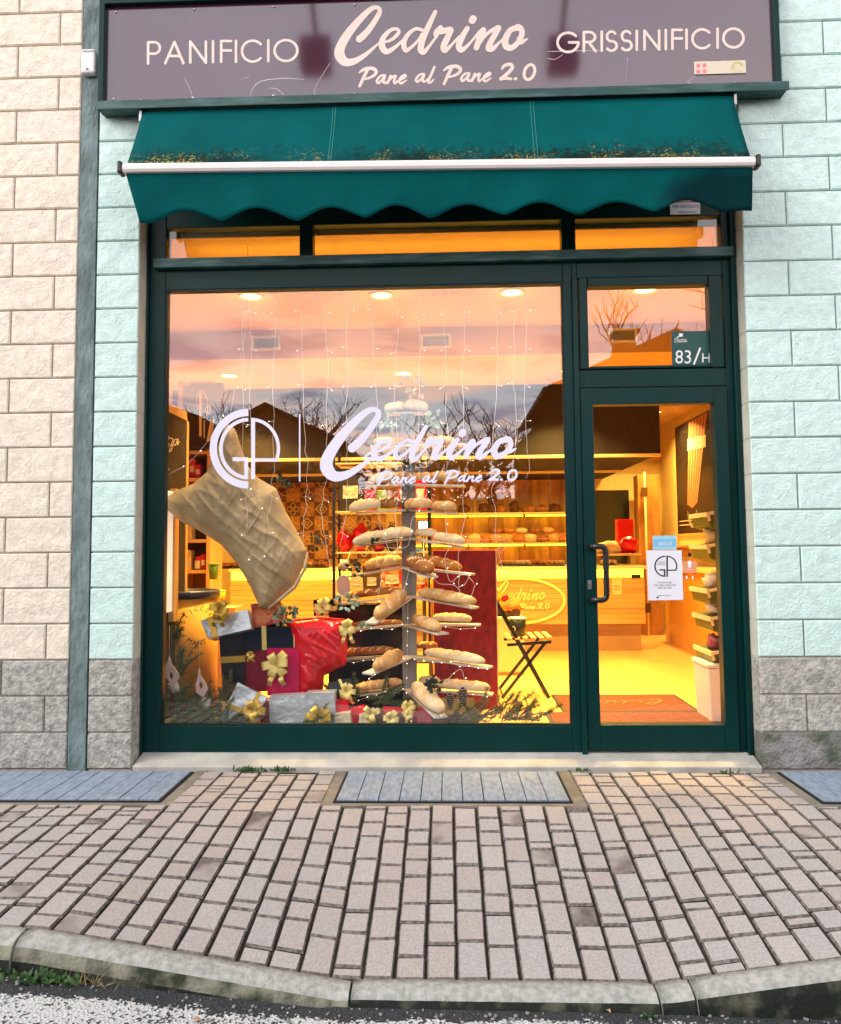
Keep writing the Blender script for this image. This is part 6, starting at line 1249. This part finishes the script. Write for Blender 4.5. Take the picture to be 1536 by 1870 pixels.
mb = MB(); ribbon(mb, arcp(0, 0, .013, .017, 0, 360, 18), .006, lambda u, v: (c.x+(r+.001)*.94*math.sin(-.62+u/r), c.y-(r+.001)*.94*math.cos(-.62+u/r)-.003, c.z+.06+v)); mb.build('mark', M_WHI, t)
M_MAT = mat('coir_brown', S(104, 52, 30), .95, var=.25, vscale=60, bump=.8, bscale=200); M_MATL = mat('coir_letter', S(150, 86, 50), .95)
for (x0, y0, x1, y1), lb in (((.93, 1.17, 1.83, 1.76), 'brown doormat with faint script lying further inside the shop'), ((.80, .62, 1.90, 1.13), 'plain brown doormat right behind the door')):
    t = thing('doormat', lb, 'doormat', ((x0+x1)/2, (y0+y1)/2, IZ), 'doormats inside the door'); mb = MB(); mb.box((x0, y0, IZ+.001), (x1, y1, IZ+.012)); mb.build('pile', M_MAT, t, .003)
    mb = MB()
    for q in ((x0-.02, y0-.02, x1+.02, y0-.0005), (x0-.02, y1+.0005, x1+.02, y1+.02), (x0-.02, y0, x0-.0005, y1), (x1+.0005, y0, x1+.02, y1)): mb.box((q[0], q[1], IZ+.001), (q[2], q[3], IZ+.010))
    mb.build('border', M_DARKW, t)
    if y0 > 1:
        k = .62/1435; fm = lambda dz: (lambda u, v: ((x0+x1)/2+.31-(u-40)*k, (y0+y1)/2-.10+(v-38)*k*1.1, IZ+.0145+dz)); mb = lettering(C_ST, fm(0), 6); lettering(EDRINO, fm(.0005), 5, mb)
        mb.f = [f[::-1] for f in mb.f]; mb.build('script', M_MATL, t)

# ------------------------------------------------------------------ icicle lights behind the pane
M_WIRE = mat('white_wire', S(232, 226, 214), .5); M_BULB = mat('lit_bulb', (1, .92, .70), .4, emit=2.6)
LY = .235; t = thing('icicle_lights', 'curtain of white wired fairy lights hanging behind the big pane', 'fairy lights', W(690, 545, LY))
rg = random.Random(21); tops = [441, 455, 503, 550, 593, 635, 675, 720, 766, 812, 852, 903, 946, 960]
topy = lambda x: 536+3*math.sin(x*.045)+(4 if 700 < x < 820 else 0)
mb = MB(); mb.tube([W(x, topy(x), LY) for x in range(436, 975, 12)], .0018, 5); mb.build('lead_wire', M_WIRE, t)
ends = [975, 800, 980, 1010, 1075, 1000, 985, 1030, 860, 900, 1090, 1060, 905, 880]
for x, ye in zip(tops, ends):
    mb = MB(); pts = []; y = topy(x); xx = x; twigs = []; kx = 0
    while y < ye:
        pts.append((xx, y)); y += 17; kx += 1; xx += rg.gauss(0, 1.6) if y < 820 else rg.gauss(0, 3.2)
        if kx % 4 == 2: twigs.append((xx, y))
    mb.tube([W(a_, b_, LY+.012*math.sin(b_*.05)) for a_, b_ in pts], .0013, 4)
    for a_, b_ in twigs:
        s_ = rg.choice((-1, 1)); q = W(a_+s_*9, b_+rg.uniform(-4, 4), LY); mb.tube([W(a_, b_-3, LY), q], .0012, 4); mb.ball(q, .0024, 6, 1)
    mb.build('strand', [M_WIRE, M_BULB], t)
t = thing('tree_light_string', 'string of tiny lit bulbs wound along the lower tree arms', 'fairy lights', W(745, 1250, .5))
mb = MB(); rg = random.Random(8)
for p0, p1, Y0, Y1, n in (((628,1206),(735,1200),.90,.68,6),((738,1203),(674,1236),.64,.33,6),((757,1203),(890,1222),.66,.42,8),((655,1273),(736,1260),.57,.64,5),((757,1268),(806,1306),.62,.27,5),((640,1152),(735,1143),.9,.7,5),((745,1100),(742,1290),.66,.66,7),((760,1262),(890,1272),.7,.6,5),((760,1145),(868,1145),.68,.66,4)):
    pts = [W(p0[0]+(p1[0]-p0[0])*i/n, p0[1]+(p1[1]-p0[1])*i/n+rg.gauss(0, 2), Y0+(Y1-Y0)*i/n-.05) for i in range(n+1)]; mb.tube(pts, .0009, 4)
    for q in pts: mb.ball(q, .0032, 6, 1)
mb.build('strand', [M_WIRE, M_BULB], t)
for pts, lb in (([(742,1215),(738,1180)], None),):
    pass
for k, (pts, Yw) in enumerate((([(780,900),(770,925),(752,950),(748,985),(740,1000),(700,1000)], .5), ([(812,920),(815,965),(820,1000),(812,1020),(822,1062),(840,1050),(856,1052),(848,1068),(836,1072)], .46), ([(855,1052),(866,1065)], .46), ([(700,975),(712,1008),(722,1010)], .48), ([(748,1030),(744,1055),(738,1075),(735,1095)], .5), ([(690,1100),(694,1070),(700,1040)], .5), ([(868,1068),(853,1100),(832,1070),(800,1065),(790,1045)], .44), ([(848,1240),(842,1222),(826,1232),(815,1245)], .46), ([(455,895),(470,915),(476,930),(462,955),(456,962)], .34), ([(452,1024),(462,1012),(474,1022),(480,1018)], .33), ([(296,872),(320,860),(345,845),(372,815),(390,790),(415,742)], .3))):
    t = thing('light_wire', 'loose looping white light wire, %s' % ('by the slashed golden loaf', 'hanging over the red panel', 'short end over the red panel edge', 'under the twisted loaf', 'along the post middle', 'left of the post by the brown baguette', 'looping before the upper red panel', 'low on the red panel', 'on the sack below the monogram', 'on the sack belly', 'slanting from the left edge to the sack top')[k], 'light wire', W(*pts[-1], Yw), 'loose light wires')
    mb = MB(); P3 = resample([(*p, 1) for p in pts], 6); mb.tube([W(q[0], q[1], Yw) for q in P3], .0015, 5)
    for q in P3[::6]: mb.ball(W(q[0]+3, q[1]-2, Yw), .0034, 6, 1)
    mb.build('wire', [M_WIRE, M_BULB], t)

# ------------------------------------------------------------------ weeds along the joints and the kerb
M_WEED = mat('weed_green', S(52, 84, 38), .7, var=.35, vscale=30); M_DRY = mat('dry_grass', S(150, 132, 92), .9)
for px, py, n, ln, lb, sd_ in ((455, 1409, 46, .045, 'mossy weed tuft at the sill foot, left one', 1), (517, 1408, 40, .038, 'yellowish weed tuft at the sill foot, left of the middle cover', 2), (1062, 1409, 16, .03, 'tiny weed at the right end of the middle steel cover', 3), (1331, 1413, 18, .03, 'tiny weed at the right sill end', 4), (82, 1800, 60, .055, 'green leafy weed growing at the kerb foot', 5), (20, 1802, 26, .045, 'small weed at the kerb foot by the left picture edge', 6), (150, 1806, 30, .07, 'dry straw tuft at the kerb foot', 7), (1178, 1838, 12, .03, 'tiny weed at the kerb joint on the right', 8)):
    rg = random.Random(sd_); c = WZ(px, py, 0 if py < 1500 else -.16 if px < 400 else -.25); 
    if py > 1500: c.y = KY1-.03-rg.random()*.01; c.z = rz(c.x)-.004
    mb = MB()
    for k in range(n):
        d = Vector((rg.gauss(0, .7), rg.gauss(-.1, .5), abs(rg.gauss(.5, .4))+.1)); leaf(mb, c+Vector((rg.gauss(0, ln*.8), rg.gauss(0, ln*.2), 0)), d, Vector((0, -1, .4)), ln*rg.uniform(.4, 1.1), ln*(.12 if sd_ != 7 else .014), 0 if sd_ != 7 else 1)
    tag(mb.build('weed', [M_WEED, M_DRY]), lb, 'weed', 'weeds in the joints')
rg = random.Random(2)
M_DEAD = mat('dead_leaf', S(176, 140, 104), .8, var=.3, vscale=40); M_PEB = mat('pebble', S(130, 128, 126), .9, var=.2, vscale=30)
for k, (px, py, ln, lb) in enumerate(((350, 1850, .03, 'pink-brown dead leaf on the painted band'), (1092, 1835, .035, 'pale dead leaf below the kerb, right of middle'), (1105, 1848, .026, 'small dead leaf near the end of the paint'), (1316, 1850, .022, 'small dead leaf on the dark asphalt'))):
    c = WZ(px, py, -.25 if px > 400 else -.18); c.z = rz(c.x)+.004; mb = MB(); leaf(mb, c, Vector((rg.gauss(0, 1), rg.gauss(0, 1), .1)), Vector((0, 0, 1)), ln, ln*.3, 0); tag(mb.build('dead_leaf', M_DEAD), lb, 'leaf', 'dead leaves on the road')
mb = MB()
for k in range(320):
    x = rg.uniform(-2.2, 2.6); yy = KY1-.02-abs(rg.gauss(0, .06)); r_ = rg.uniform(.002, .007); mb.ball((x, yy, rz(x)+r_*.4), r_, 6, 0, (1, 1, .7), .5)
tag(mb.build('road_grit', M_PEB), kind='stuff')

# ------------------------------------------------------------------ across the street: what the panes mirror
M_RED_W = mat('brick_red_wall', S(104, 44, 30), .9, var=.3, vscale=2); M_OCH = mat('ochre_render', S(206, 176, 136), .9, var=.1, vscale=1); M_ROOF = mat('dark_roof_tile', S(74, 44, 34), .85, var=.25, vscale=3, bump=.4, bscale=8); M_WIN = mat('dark_window', S(24, 26, 30), .15); M_BARK = mat('dark_bark', S(44, 34, 30), .9)
GZ = -.24
def house(lb, xa, xb, eave, ridge, yf, depth, wm, chim=None, wins=()):
    t = thing('house', lb, 'house', ((xa+xb)/2, yf-depth/2, GZ)); xm = (xa+xb)/2; yb2 = yf-depth
    mb = MB(); mb.add([(xa, yf, GZ), (xb, yf, GZ), (xb, yf, eave), (xm, yf, ridge-.25), (xa, yf, eave), (xa, yb2, GZ), (xb, yb2, GZ), (xb, yb2, eave), (xm, yb2, ridge-.25), (xa, yb2, eave)], [(4, 3, 2, 1, 0), (5, 6, 7, 8, 9), (0, 5, 9, 4), (1, 2, 7, 6)]); mb.build('wall', wm, t)
    mb = MB(); ov = .6; sl = (ridge-eave)/(xm-xa)
    for s in (-1, 1):
        e = xm+s*((xb-xa)/2+ov); ze = eave-sl*ov; a = [(xm, yf+ov, ridge), (e, yf+ov, ze), (e, yb2-ov, ze), (xm, yb2-ov, ridge)]; mb.add(a+[(p[0], p[1], p[2]-.22) for p in a], [(0, 1, 2, 3), (7, 6, 5, 4), (0, 4, 5, 1), (1, 5, 6, 2), (2, 6, 7, 3)])
    rf_ = mb.build('roof', M_ROOF, t)
    if chim: mb = MB(); mb.box((chim[0]-.35, yf-2.2, ridge-2.2), (chim[0]+.35, yf-1.5, chim[1])); mb.box((chim[0]-.5, yf-2.35, chim[1]+.001), (chim[0]+.5, yf-1.35, chim[1]+.15)); mb.build('chimney', M_RED_W, rf_)
    for wx, wz in wins:
        f = MB(); f.box((wx-.6, yf+.001, wz-.05), (wx+.6, yf+.05, wz+1.45)); f = f.build('window', M_TRIM, t); p = MB(); p.box((wx-.5, yf+.051, wz+.05), (wx+.5, yf+.06, wz+1.35)); p.build('pane', M_WIN, f)
    return t
house('ochre gabled house mirrored behind the monogram', -10.2, -4.6, 5.9, 7.3, -27.7, 9, M_OCH, None, [(-8.6, 3.4), (-6.2, 3.4)])
house('dark red gabled block mirrored at the far left edge of the pane', -16, -8.2, 5.6, 7.0, -19.7, 8, M_RED_W, None, [(-10, 3)])
house('low dark red annex mirrored right of the script', 3.1, 8.0, 5.3, 7.6, -23.7, 6, M_RED_W, None, [(4.4, 2.5)])
house('tall dark house mirrored behind the door post', 4.3, 13.0, 7.3, 9.2, -24.4, 9, M_RED_W, (7.3, 9.6), [(6.4, 4), (9.4, 4)])
def bare_tree(base, h, spread, seed, lb, levels=6, r0=None, lean=0):
    rg = random.Random(seed); t = thing('bare_tree', lb, 'tree', base, 'bare trees across the street'); tr = MB(); cr = MB(); h *= 1.25; r0 = r0 or h*.02; base = Vector(base)
    def grow(p, d, ln, r, lev):
        pts = [p]; q = p; dd = d
        for i in range(4):
            dd = (dd+Vector((rg.gauss(0, .16), rg.gauss(0, .16), .05))).normalized(); q = q+dd*ln/4; pts.append(q)
        (tr if lev == 0 else cr).tube(pts, [r*(1-.4*i/4) for i in range(5)], 5 if lev < 2 else 3, 0, False)
        if lev >= levels: return
        for k in range(3 if lev in (0, 1, 3) else 2):
            f = rg.uniform(.55, 1); pp = pts[min(4, int(f*4+.5))]; a = rg.uniform(0, 2*math.pi); v = Vector((math.cos(a), math.sin(a), 0)); n_ = (dd+v*rg.uniform(.55, 1.15)*spread+Vector((0, 0, .05))).normalized(); grow(pp, n_, ln*rg.uniform(.62, .86), max(.011, r*.64), lev+1)
    grow(base, Vector((lean, 0, 1)).normalized(), h*.26, r0, 0); tr.build('trunk', M_BARK, t); cr.build('crown', M_BARK, t)
for px, pyt, V, sp, sd_, lb, lv in ((800, 690, 14, .9, 1, 'bare tree mirrored in the pane right of the bread tree top', 6), (640, 765, 18, .95, 2, 'bare tree mirrored behind the big script capital', 6), (405, 690, 17, .8, 3, 'bare tree mirrored above the monogram at the left', 6), (505, 705, 33, .9, 4, 'distant bare tree mirrored behind the ochre roof', 6), (730, 790, 20, 1, 5, 'low bare tree mirrored in the middle of the pane', 5), (1180, 505, 10, .85, 6, 'big bare tree mirrored in the light above the door', 6), (1270, 480, 12, .8, 7, 'second bare tree mirrored at the right of the light above the door', 6), (330, 640, 16, .7, 8, 'slim bare tree mirrored at the left edge of the pane', 5), (560, 720, 34, .9, 9, 'far bare tree mirrored right of the ochre roof', 5), (860, 745, 16, 1, 10, 'small dark bare tree mirrored above the end of the script', 6)):
    p = RF(px, 900, V); tp_ = RF(px, pyt, V); bare_tree((p.x, p.y, GZ), (tp_.z-GZ)*1.02, sp, sd_, lb, lv)
# tall hedge along the far side of the street
M_HEDGE = [mat('hedge_leaf', S(44, 46, 26), .8, var=.4, vscale=3), mat('hedge_leaf_red', S(96, 40, 24), .8, var=.4, vscale=3)]
mb = MB(); rg = random.Random(4)
for k in range(9000):
    x = rg.uniform(-13, 15); f = rg.random(); hgt = 2.9+.5*noise.noise(Vector((x*.5, 1, 0)))+.25*noise.noise(Vector((x*1.9, 2, 0))); z = GZ+(hgt-GZ)*f**.7; yy = -10.2+.45*rg.uniform(-1, 1)*(1-.3*f); v = Vector((rg.gauss(0, 1), rg.gauss(0, 1), rg.gauss(0, 1))).normalized(); s = v.cross(Vector((.3, .2, 1))).normalized(); c = Vector((x, yy, z)); w = .13
    mb.add([c-s*w*.5, c+v*w, c+s*w*.5, c-v*w*.6], [(0, 1, 2, 3)], 1 if noise.noise(Vector((x*.7, 5, z*.8))) > .12 else 0)
mb.box((-13.5, -10.5, GZ), (15.5, -9.95, 2.1))
tag(mb.build('hedge', M_HEDGE), 'long tall mixed hedge across the street, dark in the mirrored view', 'hedge')
